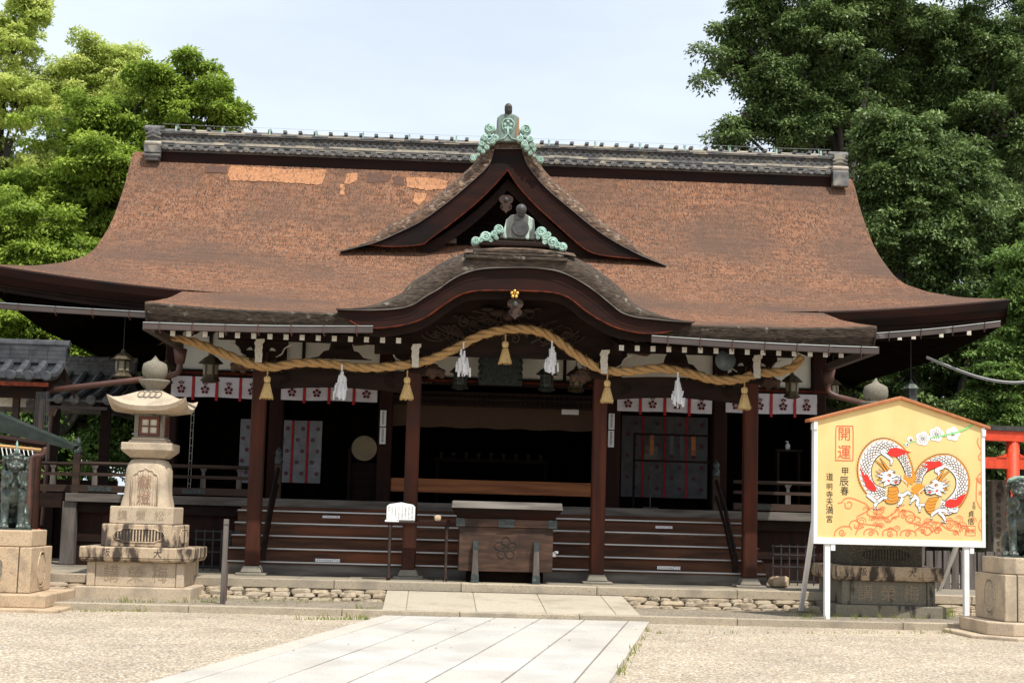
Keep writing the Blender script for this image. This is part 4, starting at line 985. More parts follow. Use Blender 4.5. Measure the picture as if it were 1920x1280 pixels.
shide(641,690,'white paper streamer between the two left tassels')
shide(869,648,'white paper streamer just left of the raised middle tassel')
shide(1035,645,'white paper streamer just right of the raised middle tassel')
shide(1271,704,'white paper streamer between the two right tassels')

# hanging lanterns
def hang_lantern(px, py, Y, s, matn, label, grp, wire=.7):
    c_ = P(px, py, Y); r = thing('hanging_lantern', label, 'hanging lantern', (c_.x, Y, c_.z-.2*s), grp)
    m = MB(); m.tube([c_+Vector((0,0,.22*s)), c_+Vector((0,0,.22*s+wire))], .006, 4); m.build('chain', 'iron', r)
    m = MB(); m.lathe((c_.x,Y,c_.z), [(.17*s,.10*s),(.19*s,.085*s),(.10*s,.17*s),(.045*s,.20*s),(.02*s,.25*s),(0,.27*s)], 6); m.build('canopy', matn, r)
    m = MB(); m.lathe((c_.x,Y,c_.z), [(.11*s,-.12*s),(.115*s,.085*s)], 6); o = m.build('cage', matn, r)
    m = MB()
    for k in range(6):
        a = math.pi*k/3+math.pi/6; u = Vector((-math.sin(a),math.cos(a),0)); n_ = Vector((math.cos(a),math.sin(a),0)); b = c_+n_*.102*s
        m.add([b-u*.035*s+Vector((0,0,-.08*s)), b+u*.035*s+Vector((0,0,-.08*s)), b+u*.035*s+Vector((0,0,.06*s)), b-u*.035*s+Vector((0,0,.06*s))], [(0,1,2,3)])
    m.build('pane', 'lamp_dim' if matn == 'brass' else 'iron', o)
    m = MB(); m.lathe((c_.x,Y,c_.z), [(.08*s,-.2*s),(.15*s,-.17*s),(.13*s,-.14*s),(.11*s,-.12*s)], 6); m.build('foot', matn, r)
GL = 'small metal lanterns hanging under the eaves'
for a in ((230,685,27.4,1.15,'brass','brass lantern hanging under the left corner eave, behind the stone lantern',1.2),
          (395,692,26.4,1.15,'brass','brass lantern with pale panes hanging in front of the left plaster panel',.5),
          (310,700,28.0,1.0,'brass','brass lantern half hidden behind the top of the left stone lantern',.9),
          (863,708,27.0,1.05,'bronze','dark green lantern hanging left of the dark name plaque',.5),
          (1025,712,27.0,1.05,'bronze','dark green lantern hanging right of the dark name plaque',.5),
          (1080,714,27.5,1.05,'brass','brass lantern hanging by the third porch pillar',.5),
          (1485,725,27.0,1.05,'brass','brass lantern hanging in front of the rightmost plaster panel',.5),
          (1562,729,27.6,.9,'brass','brass lantern hanging just right of the corner post, above the ema board edge',.6),
          (1708,738,27.4,1.0,'bronze','dark lantern hanging above the ridge of the yellow board',1.2)):
    hang_lantern(a[0],a[1],a[2],a[3],a[4],a[5],GL,a[6])
q0, q1 = P(905,640,27.9), P(973,716,27.9); pq = thing('name_plaque', 'dark green framed name plaque hanging high in the middle of the hall front', 'plaque', (P(939,716,27.9)))
m = MB(); m.box(q0.x, q1.x, 27.9, 27.96, q1.z, q0.z); m.build('plaque_board', 'verd', pq, bevel=.01)
m = MB()
for k in range(7):
    t = k/6; m.ball((q0.x-.02, 27.92, q1.z+(q0.z-q1.z)*t), (.05,.04,.07), 8, 5); m.ball((q1.x+.02, 27.92, q1.z+(q0.z-q1.z)*t), (.05,.04,.07), 8, 5)
m.box(q0.x-.05, q1.x+.05, 27.88, 27.97, q1.z-.07, q1.z+.01); m.build('carved_frame', 'verd', pq)
# loudspeaker
q = P(1357,677,24.9); sp = thing('loudspeaker', 'round grey horn loudspeaker hanging beneath the right eave', 'loudspeaker', q)
m = MB(); m.lathe((q.x,24.75,q.z), [(.168,0),(.168,.015),(.12,.08),(.06,.17),(.03,.22),(.03,.20),(.055,.15),(.11,.075),(.155,.012)], 24, 'y'); m.build('horn', 'horn', sp, smooth=True)
m = MB(); m.ball((q.x,24.86,q.z), (.04,.05,.04), 10, 6); m.lathe((q.x,24.95,q.z), [(.06,0),(.06,.14),(.04,.16)], 12, 'y'); m.build('driver', 'iron', sp, smooth=True)
m = MB(); m.tube([(q.x,25.0,q.z),(q.x,25.0,q.z+.32)], .012, 5); m.build('bracket', 'iron', sp)

# inside: drum, long crest curtain, table things
q = P(683,840,29.6); dr = thing('drum', 'round skin-faced drum on a dark stand inside the left opening', 'drum', (q.x,29.8,1.615))
m = MB(); m.lathe((q.x,29.6,q.z), [(.23,0),(.24,.006),(.24,.01)], 28, 'y'); m.build('drum_skin', 'drum', dr, smooth=False)
m = MB(); m.lathe((q.x,29.612,q.z), [(.245,0),(.27,.1),(.28,.25),(.27,.4),(.245,.5)], 28, 'y'); m.build('drum_body', 'wood_dark', dr, smooth=True)
m = MB(); m.box(q.x-.3,q.x-.24,29.62,30.1,1.615,q.z); m.box(q.x+.24,q.x+.3,29.62,30.1,1.615,q.z); m.box(q.x-.32,q.x+.32,29.7,30.0,1.615,1.7); m.box(q.x-.24,q.x+.24,29.75,29.95,1.7,q.z-.27); m.build('drum_stand', 'wood_dark', dr)
def long_curtain(pa, pb, py0, py1, Y, label, n, mt='cloth_shade'):
    a, b = P(pa, py0, Y), P(pb, py1, Y); r = thing('hanging_banner', label, 'banner', ((a.x+b.x)/2, Y, b.z), 'long crest banners inside the hall')
    cl_, rb_, cr_ = MB(), MB(), MB(); w = (b.x-a.x)/n
    yw = lambda x: Y+.02*math.sin(x*9)
    for i in range(n):
        x0, x1 = a.x+i*w, a.x+(i+1)*w-.05
        cl_.grid(lambda x, z: (x, yw(x), z), list(np.linspace(x0,x1,7)), [b.z,(a.z+b.z)/2,a.z])
        if i < n-1: rb_.grid(lambda x, z: (x, yw(x)-.01, z), [x1+.004,x1+.044], [b.z,a.z])
        k = 0; z = a.z-.15
        while z > b.z+.06: xc = x0+(x1-x0)*(.3 if k % 2 else .7); plum(cr_, (xc, yw(xc)-.01, z), .042, (1,0,0),(0,0,1),(0,-.002,0)); z -= .21; k += 1
    cl_.build('cloth', mt, r, smooth=True); cr_.build('crest', 'cloth_crest', r)
    if rb_.f: rb_.build('ribbon', 'ribbon', r)
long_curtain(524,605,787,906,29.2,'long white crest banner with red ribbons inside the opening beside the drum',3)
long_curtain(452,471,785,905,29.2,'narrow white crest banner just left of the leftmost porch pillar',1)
for k in range(4):
    pass
q = P(1221,850,29.4); m = MB(); m.box(q.x-.13,q.x+.13,29.4,29.42,q.z-.14,q.z+.16); m.box(q.x-.01,q.x+.01,29.42,29.46,1.615,q.z); m.box(q.x-.15,q.x+.15,29.36,29.5,1.615,1.65)
tag(m.build('notice_stand','wood_grey',org=(q.x,29.4,1.615)),'grey notice board on a stand in the dark opening right of the middle','notice board')
long_curtain(1167,1330,778,935,30.1,'dim wide white crest banner at the back of the right opening',4,'cloth_deep_shade')
dk = thing('display_rack','dark rack with hanging coloured charm slips inside the right opening','rack',(P(1240,870,29.3).x,29.3,1.615))
m = MB(); a, b = P(1190,815,29.3), P(1335,815,29.3)
for z in (a.z, a.z-.5): m.box(a.x,b.x,29.3,29.34,z,z+.04)
for x in (a.x, b.x): m.box(x-.02,x+.02,29.3,29.34,1.615,a.z+.04)
m.build('rack_frame','wood_dark',dk)
for px, mt_ in ((1222,'wood_sill'),(1259,'cloth_deep_shade'),(1278,'cloth_deep_shade'),(1300,'wood_sill')):  # pale slips take the cloth colour darkened for interior shade
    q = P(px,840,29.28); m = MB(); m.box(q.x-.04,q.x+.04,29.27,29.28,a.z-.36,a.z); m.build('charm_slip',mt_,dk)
tb_ = thing('altar_table','dark altar table with small gilt vessels deep inside the middle opening','table',(1.2,32.4,1.615))
m = MB(); m.box(0,2.4,32.2,32.8,2.5,2.58); 
for x in (.05,2.3): m.box(x,x+.06,32.25,32.75,1.615,2.5)
m.build('table_frame','wood_dark',tb_)
m = MB()
for k in range(9): xx=.15+k*.26; m.lathe((xx,32.3,2.58),[(.04,0),(.02,.03),(.05,.09),(.03,.12)],8)
m.build('gilt_vessels','brass',tb_)
q = P(1477,835,28.9); bt = thing('pump_bottle','white pump bottle on a dark stand behind the rightmost porch pillar','bottle',(q.x,28.9,q.z-.08))
m = MB(); m.lathe((q.x,28.9,q.z-.08),[(.045,0),(.048,.09),(.02,.12),(.012,.15)],12); m.build('bottle_body','white_metal',bt,smooth=True)
m = MB(); m.box(q.x-.04,q.x+.01,28.89,28.91,q.z+.07,q.z+.085); m.build('pump','white_metal',bt)
m = MB(); m.box(q.x-.25,q.x+.25,28.75,29.1,q.z-.12,q.z-.081); m.box(q.x-.22,q.x-.18,28.8,29.0,1.615,q.z-.12); m.box(q.x+.18,q.x+.22,28.8,29.0,1.615,q.z-.12); tag(m.build('small_table','wood_dark',org=(q.x,28.9,1.615)),'small dark table carrying the white pump bottle','table')

# labels on the stair risers
def step_label(px, py, w, h, i, label, text=None):
    y0 = ys0+i*tr+.03; q = P(px, py, y0-.005); r = thing('step_label', label, 'label', q, 'white labels stuck on the stair risers')
    m = MB(); m.box(q.x-w/2, q.x+w/2, y0-.008, y0-.001, q.z-h/2, q.z+h/2); o = m.build('label_strip', 'paper', r)
    m = MB(); glyphs(m, text or 'はきものをおぬぎ下さい', (q.x, y0-.009, q.z), (1,0,0), (0,0,1), (h*.8 if text is None else h*.6), .001); m.build('writing', 'a_blk', o)
step_label(614,1050,.40,.05,0,'white writing label low on the stairs at the left, near the ground')
step_label(1254,1064,.38,.05,0,'white writing label low on the stairs at the right, near the ground')
step_label(621,968.5,.29,.04,3,'narrow white label high on the stairs at the left','すべりますのでご注意')
step_label(1245,988,.29,.04,3,'narrow white label high on the stairs at the right','すべりますのでご注意')

# ================================================================== OFFERTORY BOX, SIDE TABLE
bx = P(947,1085,24.35); X = bx.x; bY = 24.35
box = thing('offertory_box', 'dark wooden offertory box with plum crest and flared rim before the stairs', 'offertory box', (X, bY, PZ))
k = 24.35/FPX
zb0, zb1 = PZ+.17, PZ+.86
m = MB(); m.box(X-.735, X+.735, bY, bY+.75, zb0, zb1); m.build('box_body', 'wood_box', box, bevel=.008)
m = MB(); m.box(X-.78, X+.78, bY-.045, bY+.79, zb1, zb1+.125); fr_ = m.build('box_frame', 'wood_box', box, bevel=.008)
for xx, w in ((-.72,.07),(0,.125),(.72,.07)):
    m = MB(); m.box(X+xx-w, X+xx+w, bY-.052, bY-.044, zb1-.002, zb1+.127)
    m.build('metal_fitting', 'verd', fr_, bevel=.003)
z1 = zb1+.127
m = MB(); m.taper(X, bY+.372, z1, z1+.155, 1.50, .80, 1.72, 1.06); m.build('hopper', 'wood_red_h', box, bevel=.004)
m = MB()
z2 = z1+.157
for a in ((X-.87,X+.87,bY-.17,bY-.12),(X-.87,X+.87,bY+.87,bY+.92)): m.hexa([(a[0],a[2],z2),(a[1],a[2],z2),(a[1],a[3],z2),(a[0],a[3],z2),(a[0]+.02,a[2]+.09*(1 if a[2]<bY else -1),z2+.11),(a[1]-.02,a[2]+.09*(1 if a[2]<bY else -1),z2+.11),(a[1]-.02,a[3]+.09*(1 if a[2]<bY else -1),z2+.11),(a[0]+.02,a[3]+.09*(1 if a[2]<bY else -1),z2+.11)])
for s in (-1,1): m.box(X+s*.83-.03,X+s*.83+.03,bY-.08,bY+.83,z2,z2+.105)
for i in range(9): m.box(X-.8,X+.8,bY+.02+i*.09,bY+.05+i*.09,z2+.03,z2+.06)
m.build('rim', 'wood_grey', box, bevel=.004)
m = MB(); cz = zb0+.37
for i in range(5):
    a = math.pi/2+i*2*math.pi/5; c_ = (X+.0+.115*math.cos(a), cz+.115*math.sin(a))
    m.tube([(c_[0]+.062*math.cos(q), bY-.003, c_[1]+.062*math.sin(q)) for q in np.linspace(0,2*math.pi,17)], .009, 5, False)
m.tube([(X+.035*math.cos(q), bY-.003, cz+.035*math.sin(q)) for q in np.linspace(0,2*math.pi,12)], .007, 5, False)
m.build('plum_crest', 'engrave_dk', box)
for s in (-1, 1):
    x = X+s*.475
    m = MB(); m.hexa([(x-.055,bY-.16,PZ),(x+.055,bY-.16,PZ),(x+.055,bY-.02,PZ),(x-.055,bY-.02,PZ),(x-.035,bY-.085,PZ+.62),(x+.035,bY-.085,PZ+.62),(x+.035,bY-.003,PZ+.62),(x-.035,bY-.003,PZ+.62)])
    lg = m.build('leg', 'wood_grey_v', box, bevel=.006)
    m = MB(); m.hexa([(x-.062,bY-.17,PZ),(x+.062,bY-.17,PZ),(x+.062,bY-.012,PZ),(x-.062,bY-.012,PZ),(x-.056,bY-.158,PZ+.13),(x+.056,bY-.158,PZ+.13),(x+.056,bY-.012,PZ+.13),(x-.056,bY-.012,PZ+.13)]); m.build('metal_shoe', 'verd', lg); m = MB(); m.box(x-.044,x+.044,bY-.1,bY-.004,PZ+.49,PZ+.64); m.build('metal_cap', 'verd', lg)
    m = MB(); m.box(x-.05,x+.05,bY+.7,bY+.8,PZ,PZ+.5); m.build('leg', 'wood_grey_v', box)
m = MB(); m.box(X-.6,X+.6,bY+.1,bY+.6,PZ,PZ+.17); m.build('under_box', 'inside', box)
m = MB(); m.box(X+.736,X+.79,bY+.1,bY+.13,cz-.12,cz-.05); m.box(X+.77,X+.83,bY+.1,bY+.12,cz-.07,cz-.03); m.build('latch', 'metal_strip', box)
# side table
tY = 24.35; ta, tb2 = P(710,977,tY), P(851,983,tY); zt_ = (ta.z+tb2.z)/2
tbl = thing('side_table', 'narrow reddish side table left of the offertory box', 'table', ((ta.x+tb2.x)/2, tY+.15, PZ))
m = MB(); m.box(ta.x, tb2.x, tY-.02, tY+.36, zt_-.025, zt_+.008); m.build('table_top', 'wood_red_h', tbl, bevel=.004)
for px in (728,835):
    for yy in (tY+.02, tY+.31):
        q = P(px, 1080, tY); m = MB(); m.tube([(q.x,yy,PZ),(q.x,yy,PZ+.06),(q.x,yy,PZ+.1),(q.x,yy,zt_-.1),(q.x,yy,zt_-.025)], [.034,.03,.02,.026,.034], 8); m.build('leg', 'wood_rail', tbl, smooth=True)
zt_ += .009
pa, pb = P(724.5,970,tY+.05), P(778,970,tY+.05); zs = zt_+.03; h_ = .27
pl_ = thing('notice_plaque', 'white house-shaped notice plaque with writing, standing on the side table', 'notice', ((pa.x+pb.x)/2, tY+.06, zt_))
m = MB(); w_ = pb.x-pa.x; xm = (pa.x+pb.x)/2
m.prism([(pa.x,tY+.05,zs),(pb.x,tY+.05,zs),(pb.x,tY+.05,zs+.21),(pb.x-.04,tY+.05,zs+.245),(xm,tY+.05,zs+.275),(pa.x+.04,tY+.05,zs+.245),(pa.x,tY+.05,zs+.21)], (0,.025,0)); po = m.build('plaque_board', 'white_metal', pl_, bevel=.003)
m = MB()
txt = ['御賽銭箱のお願い','参拝の皆様へ清浄','お賽銭は静かにお入','れ下さい硬貨は投','げずにお納め願いま','す社務所御中令和','六年神社より一同','御礼申し上げます']
for c_ in range(8):
    for r_ in range(7): glyphs(m, txt[c_][r_], (pb.x-.045-c_*(w_-.08)/7, tY+.049, zs+.205-r_*.027-(.01 if c_ else 0)), (1,0,0), (0,0,1), .021, .001)
m.build('writing', 'a_blk', po)
m = MB(); m.box(pa.x-.02,pb.x,tY+.03,tY+.1,zt_,zs); m.build('stand','wood_grey',pl_)
m = MB(); m.box(P(722,972,tY).x, P(748,972,tY).x, tY-.005, tY+.03, zt_, zt_+.03); tag(m.build('white_card','white_metal',org=(pa.x,tY,zt_)),'small white card lying in front of the notice plaque','card')
ra, rb2 = P(787,975,tY), P(845,975,tY)
m = MB()
for k_ in range(5): m.tube([(ra.x+.01*k_,tY+.02+.03*k_,zt_+.02),(rb2.x-.008*k_,tY+.02+.03*k_,zt_+.022+.012*(k_%2))], .018, 7)
m.box(ra.x,rb2.x,tY+.0,tY+.15,zt_,zt_+.02); tag(m.build('wood_bundle','wood_red_h',org=((ra.x+rb2.x)/2,tY,zt_)),'reddish flat wooden block lying at the right end of the side table','wooden block')
q = P(821,971,tY); m = MB(); rock(m, q.x, tY+.02, zt_+.075, .05,.035,.045); tag(m.build('pebble','granite_warm',org=(q.x,tY,zt_+.04),smooth=True),'pale pebble resting on the reddish wooden block','stone')

# ================================================================== STONE LANTERNS
def stone_lantern(label, stains):
    S = 126/126.; r = thing('stone_lantern', label, 'stone lantern', (0,0,0), 'pair of tall stepped stone lanterns', local=True)
    A, B, Cc, D = stains
    def bxm(w, d, z0, z1, mt, name, bev=.018, par=r):
        m = MB(); m.box(-w/2,w/2,-d/2,d/2,z0,z1); return m.build(name, mt, par, bevel=bev, seg=2)
    bxm(1.86,1.86,0,.24,A,'base_course')
    m = MB()
    for sx in (-1,1):
        for sy in (-1,1): m.box(sx*.785-.13*(sx>0)-.0*(sx<0), sx*.785+.13*(sx<0), sy*.785-.13*(sy>0), sy*.785+.13*(sy<0), .24,.61)
    m.box(-.65,.65,-.76,-.7,.24,.61); m.box(-.65,.65,.7,.76,.24,.61); m.box(-.76,-.7,-.65,.65,.24,.61); m.box(.7,.76,-.65,.65,.24,.61)
    t1 = m.build('panelled_tier', A, r, bevel=.012)
    m = MB()
    for k_, ch in enumerate('講榮梅'): glyphs(m, ch, (-.39+.39*k_, -.762, .43), (1,0,0),(0,0,1), .27, .002)
    m.build('engraved_writing', 'engrave', t1)
    m = MB(); m.taper(0,0,.61,.66,1.72,1.72,1.80,1.80); m.box(-.9,.9,-.9,.9,.66,.83); t2 = m.build('stained_slab', B, r, bevel=.015)
    m = MB(); glyphs(m, '阪', (-.46,-.902,.745),(1,0,0),(0,0,1),.13,.002); glyphs(m, '大', (.36,-.902,.745),(1,0,0),(0,0,1),.14,.002); m.build('engraved_writing','engrave_dk',t2)
    t3 = bxm(1.24,1.24,.83,1.17,Cc,'ribbed_tier')
    def cartouche(y, sgn_axis):
        m = MB(); pts = [(-.42,0),(-.38,.06),(-.3,.07),(-.26,.10),(.26,.10),(.3,.07),(.38,.06),(.42,0),(.38,-.06),(.3,-.07),(.26,-.10),(-.26,-.10),(-.3,-.07),(-.38,-.06)]
        f3 = (lambda a, b, o: (a, -y-o, 1.0+b)) if sgn_axis == 'f' else (lambda a, b, o: (y+o, a, 1.0+b))
        m.cm = 1; m.add([f3(a,b,.003) for a, b in pts], [tuple(range(14)) if sgn_axis != 'f' else tuple(range(14))]); m.cm = 0
        P_ = [f3(a,b,.004) for a, b in pts+[pts[0]]]; m.tube(P_, .012, 5, False)
        for k_ in range(15):
            a = -.35+.05*k_; hh = .085 if abs(a) < .27 else .05; m.tube([f3(a,-hh,.0),f3(a,hh,.0)], .016, 5)
        return m
    cartouche(.62,'f').build('ribbed_panel', [Cc,'engrave_dk'], t3); cartouche(.62,'s').build('ribbed_panel', [Cc,'engrave_dk'], t3)
    t4 = bxm(1.04,1.04,1.17,1.44,A,'upper_tier')
    m = MB()
    for k_, ch in enumerate('講榮松'): glyphs(m, ch, (-.31+.30*k_, -.522, 1.305), (1,0,0),(0,0,1), .17, .002)
    m.build('engraved_writing', 'engrave', t4)
    # bell-shaped shaft
    m = MB(); sec = [(.41,1.44),(.40,1.50),(.37,1.62),(.36,1.75),(.36,1.88),(.355,2.0),(.33,2.09),(.28,2.155),(.20,2.19)]
    def sq(rx, z, n=24):
        o = []
        for j in range(n):
            a = 2*math.pi*j/n+math.pi/4; c_, s_ = math.cos(a), math.sin(a); p = 6.0; f_ = (abs(c_)**p+abs(s_)**p)**(-1/p); o.append((rx*c_*f_, rx*s_*f_, z))
        return o
    vs = [v for a, z in sec for v in sq(a, z)]; n = 24
    m.add(vs, [(i*n+j, i*n+(j+1)%n, (i+1)*n+(j+1)%n, (i+1)*n+j) for i in range(len(sec)-1) for j in range(n)]+[tuple(range(8*n,9*n))])
    sh = m.build('shaft', A, r, smooth=True)
    m = MB(); arch = [(-.22,1.46),(-.22,1.86),(-.2,1.93),(-.14,1.95),(-.12,1.99),(-.05,2.0),(0,2.03),(.05,2.0),(.12,1.99),(.14,1.95),(.2,1.93),(.22,1.86),(.22,1.46)]
    fy = lambda z: -(np.interp(z,[1.44,1.5,1.62,1.75,1.88,2.0,2.09],[.41,.40,.37,.36,.36,.355,.33]))
    m.tube([(a, fy(z)-.002, z) for a, z in arch], .014, 6)
    for k_ in range(10): a = -.19+.042*k_; m.tube([(a, fy(z)+.001, z) for z in np.linspace(1.46, 1.9 if abs(a) > .13 else 1.97, 7)], .010, 5)
    ar = m.build('arched_panel', A, sh, smooth=True)
    m = MB(); glyphs(m, '獻', (.0, -.395, 1.82),(1,0,0),(0,0,1),.23,.002); glyphs(m, '燈', (.0,-.408,1.58),(1,0,0),(0,0,1),.23,.002); m.build('engraved_writing','engrave_red',ar)
    m = MB(); m.taper(0,0,2.19,2.30,.56,.56,.84,.84); m.box(-.42,.42,-.42,.42,2.30,2.42); m.taper(0,0,2.42,2.46,.66,.66,.62,.62); m.box(-.28,.28,-.28,.28,2.46,2.50); m.build('platform_slab', A, r, bevel=.012)
    m = MB()
    for s1 in (-1,1):
        for s2 in (-1,1): m.box(s1*.25-.075*(s1>0)*1, s1*.25+.075*(s1<0), s2*.25-.075*(s2>0), s2*.25+.075*(s2<0), 2.50,2.86)
    m.box(-.245,.245,-.245,.245,2.50,2.53); m.box(-.245,.245,-.245,.245,2.83,2.86); m.box(-.28,.28,-.28,.28,2.86,2.92)
    fb = m.build('light_chamber', 'granite_gr' if A != 'granite_gr' else A, r, bevel=.008)
    for ax in (0,1,2,3):
        m = MB(); g_ = MB()
        def put(mb, a0,a1,z0,z1,o0,o1,ax=ax):
            if ax == 0: mb.box(a0,a1,-.25-o1,-.25-o0,z0,z1)
            elif ax == 1: mb.box(.25+o0,.25+o1,a0,a1,z0,z1)
            elif ax == 2: mb.box(a0,a1,.25+o0,.25+o1,z0,z1)
            else: mb.box(-.25-o1,-.25-o0,a0,a1,z0,z1)
        for a0,a1,z0,z1 in ((-.165,-.125,2.535,2.825),(.125,.165,2.535,2.825),(-.125,.125,2.535,2.575),(-.125,.125,2.785,2.825),(-.012,.012,2.575,2.785),(-.125,-.012,2.67,2.69),(.012,.125,2.67,2.69)): put(m,a0,a1,z0,z1,-.02,.01)
        w_ = m.build('window_frame','window_frame',fb); put(g_,-.125,.125,2.575,2.785,-.03,-.02); g_.build('window_pane','lamp_glass' if ax != 1 else 'inside',w_)
    # roof with swept corners
    m = MB(); N = 17; us_ = np.linspace(-1,1,N)
    def rz_(u, v):
        t = max(abs(u),abs(v)); c_ = (abs(u)*abs(v)); return 3.27-.04*t-.255*t**1.8+.16*c_**3
    m.grid(lambda u, v: (u*.635*(1+.03*abs(u*v)), v*.635*(1+.03*abs(u*v)), rz_(u,v)), list(us_), list(us_))
    m.grid(lambda u, v: (u*.615, v*.615, 2.905+(rz_(u,v)-rz_(u,v)+.0)+.17*(abs(u)*abs(v))**3*.8 - .06*(1-max(abs(u),abs(v)))+.0), list(us_)[::-1], list(us_))
    bd = [(u,-1) for u in us_]+[(1,v) for v in us_[1:]]+[(u,1) for u in us_[::-1][1:]]+[(-1,v) for v in us_[::-1][1:-1]]
    top_ = [(u*.635*(1+.03*abs(u*v)), v*.635*(1+.03*abs(u*v)), rz_(u,v)) for u, v in bd]; bt_ = [(u*.615, v*.615, 2.905+.17*(abs(u)*abs(v))**3*.8) for u, v in bd]; n = len(bd)
    m.add(top_+bt_, [(j,j+n,(j+1)%n+n,(j+1)%n) for j in range(n)])
    lr = m.build('lantern_roof', A, r, smooth=False)
    m = MB()
    for s in (-1,1):
        for k_ in range(2): m.tube([(s*(.05+.09*k_)+.055*math.cos(q), .66*(-.52+.17*math.sin(q)), rz_(0,-.52+.17*math.sin(q))+.004) for q in np.linspace(0,6.28,14)], .010, 5)
    m.build('crest_relief','granite_gr',lr)
    m = MB(); m.lathe((0,0,3.22), [(.18,0),(.19,.02),(.15,.04),(.155,.06),(.2,.10),(.25,.16),(.27,.185),(.255,.20),(.10,.19)], 16); m.build('lotus_ring','granite_gr',r,smooth=True)
    m = MB(); m.lathe((0,0,3.40), [(.11,0),(.17,.04),(.21,.12),(.215,.2),(.195,.27),(.12,.31),(.075,.325),(.04,.36),(.012,.40),(0,.41)], 20); m.build('jewel','granite_gr',r,smooth=True)
    return r
LL = stone_lantern('tall stone lantern on stepped stained base at the left, lit by the sun', ('granite','granite_st','granite_st','granite'))
lc = G(248,1131,.06); LL.location = (-4.24, 23.45, .03); LL.scale = (.885,.885,.957)
LR = stone_lantern('tall stone lantern with shade-darkened base standing behind the yellow board', ('granite_gr','granite_st','granite_dk','granite'))  # stone colours darker than the left lantern's, shade put into them
LR.location = (6.76, 23.45, .03); LR.scale = (.885,.885,.957)

# ================================================================== LION STATUES ON PEDESTALS
def pedestal(label, cx_, cy_, chamfer, matn, sw=1.7):
    r = thing('statue_pedestal', label, 'pedestal', (cx_,cy_,0), 'granite pedestals under the lion statues')
    def oct_(w, c_, z0, z1, name, mt):
        a = w/2; pts = [(-a+c_,-a),(a-c_,-a),(a,-a+c_),(a,a-c_),(a-c_,a),(-a+c_,a),(-a,a-c_),(-a,-a+c_)] if c_ > 0 else [(-a,-a),(a,-a),(a,a),(-a,a)]
        m = MB(); m.prism([(cx_+x,cy_+y,z0) for x, y in pts][::-1], (0,0,z1-z0)); return m.build(name, mt, r, bevel=.016, seg=2)
    oct_(sw+.45,0.45 if chamfer else .0,-.05,.045,'ground_slab',matn); oct_(sw,.26 if chamfer else 0,.045,.215,'base_course',matn)
    # main block of corner stones with dark joints
    b = .565
    m = MB(); m.box(cx_-b+.02,cx_+b-.02,cy_-b+.02,cy_+b-.02,.215,.82); m.build('joint_core','engrave_dk',r)
    for s, nm in ((1,'side_stone'),(-1,'side_stone')): m = MB(); m.box(cx_+s*b-(.16 if s>0 else 0),cx_+s*b+(.16 if s<0 else 0),cy_-b,cy_+b,.22,.825); m.build(nm,matn,r,bevel=.013,seg=2)
    for s in (1,-1): m = MB(); m.box(cx_-b+.172,cx_+b-.172,cy_+s*b-(.16 if s>0 else 0),cy_+s*b+(.16 if s<0 else 0),.22,.825); m.build('face_stone',matn,r,bevel=.013,seg=2)
    oct_(1.04,.12,.83,1.05,'cap_block',matn)
    def flower(c0, ud, vd, nd, rr):
        m = MB(); pts = []
        for k_ in range(48):
            a = 2*math.pi*k_/48; q = rr*(1+.07*abs(math.sin(a*4))); pts.append(Vector(c0)+Vector(ud)*q*.86*math.cos(a)+Vector(vd)*q*math.sin(a)+Vector(nd)*.003)
        m.cm = 1; m.add(pts, [tuple(range(48))]); m.cm = 0; m.tube(pts+[pts[0]], .010, 5, False)
        for k_ in range(7):
            u = -rr*.65+rr*.216*k_; h = math.sqrt(max(0,rr*rr-(u/.86)**2))*.85
            m.tube([Vector(c0)+Vector(ud)*u+Vector(vd)*v for v in (-h,h)], .012, 5)
        m.build('flower_panel',[matn,'granite_gr'],r)
    flower((cx_,cy_-b,.52),(1,0,0),(0,0,1),(0,-1,0),.23); flower((cx_+b,cy_,.52),(0,1,0),(0,0,1),(1,0,0),.23); flower((cx_-b,cy_,.52),(0,-1,0),(0,0,1),(-1,0,0),.23)
    return r
plx, ply = -5.90, 21.75
prx, pry = 8.08, 20.68
pedestal('warm tan granite pedestal with flower panels under the horned lion statue at the left edge', plx, ply, False, 'granite_warm')
pedestal('greyer granite pedestal with chamfered foot under the lion statue at the right edge', prx, pry, True, 'granite', 1.6)
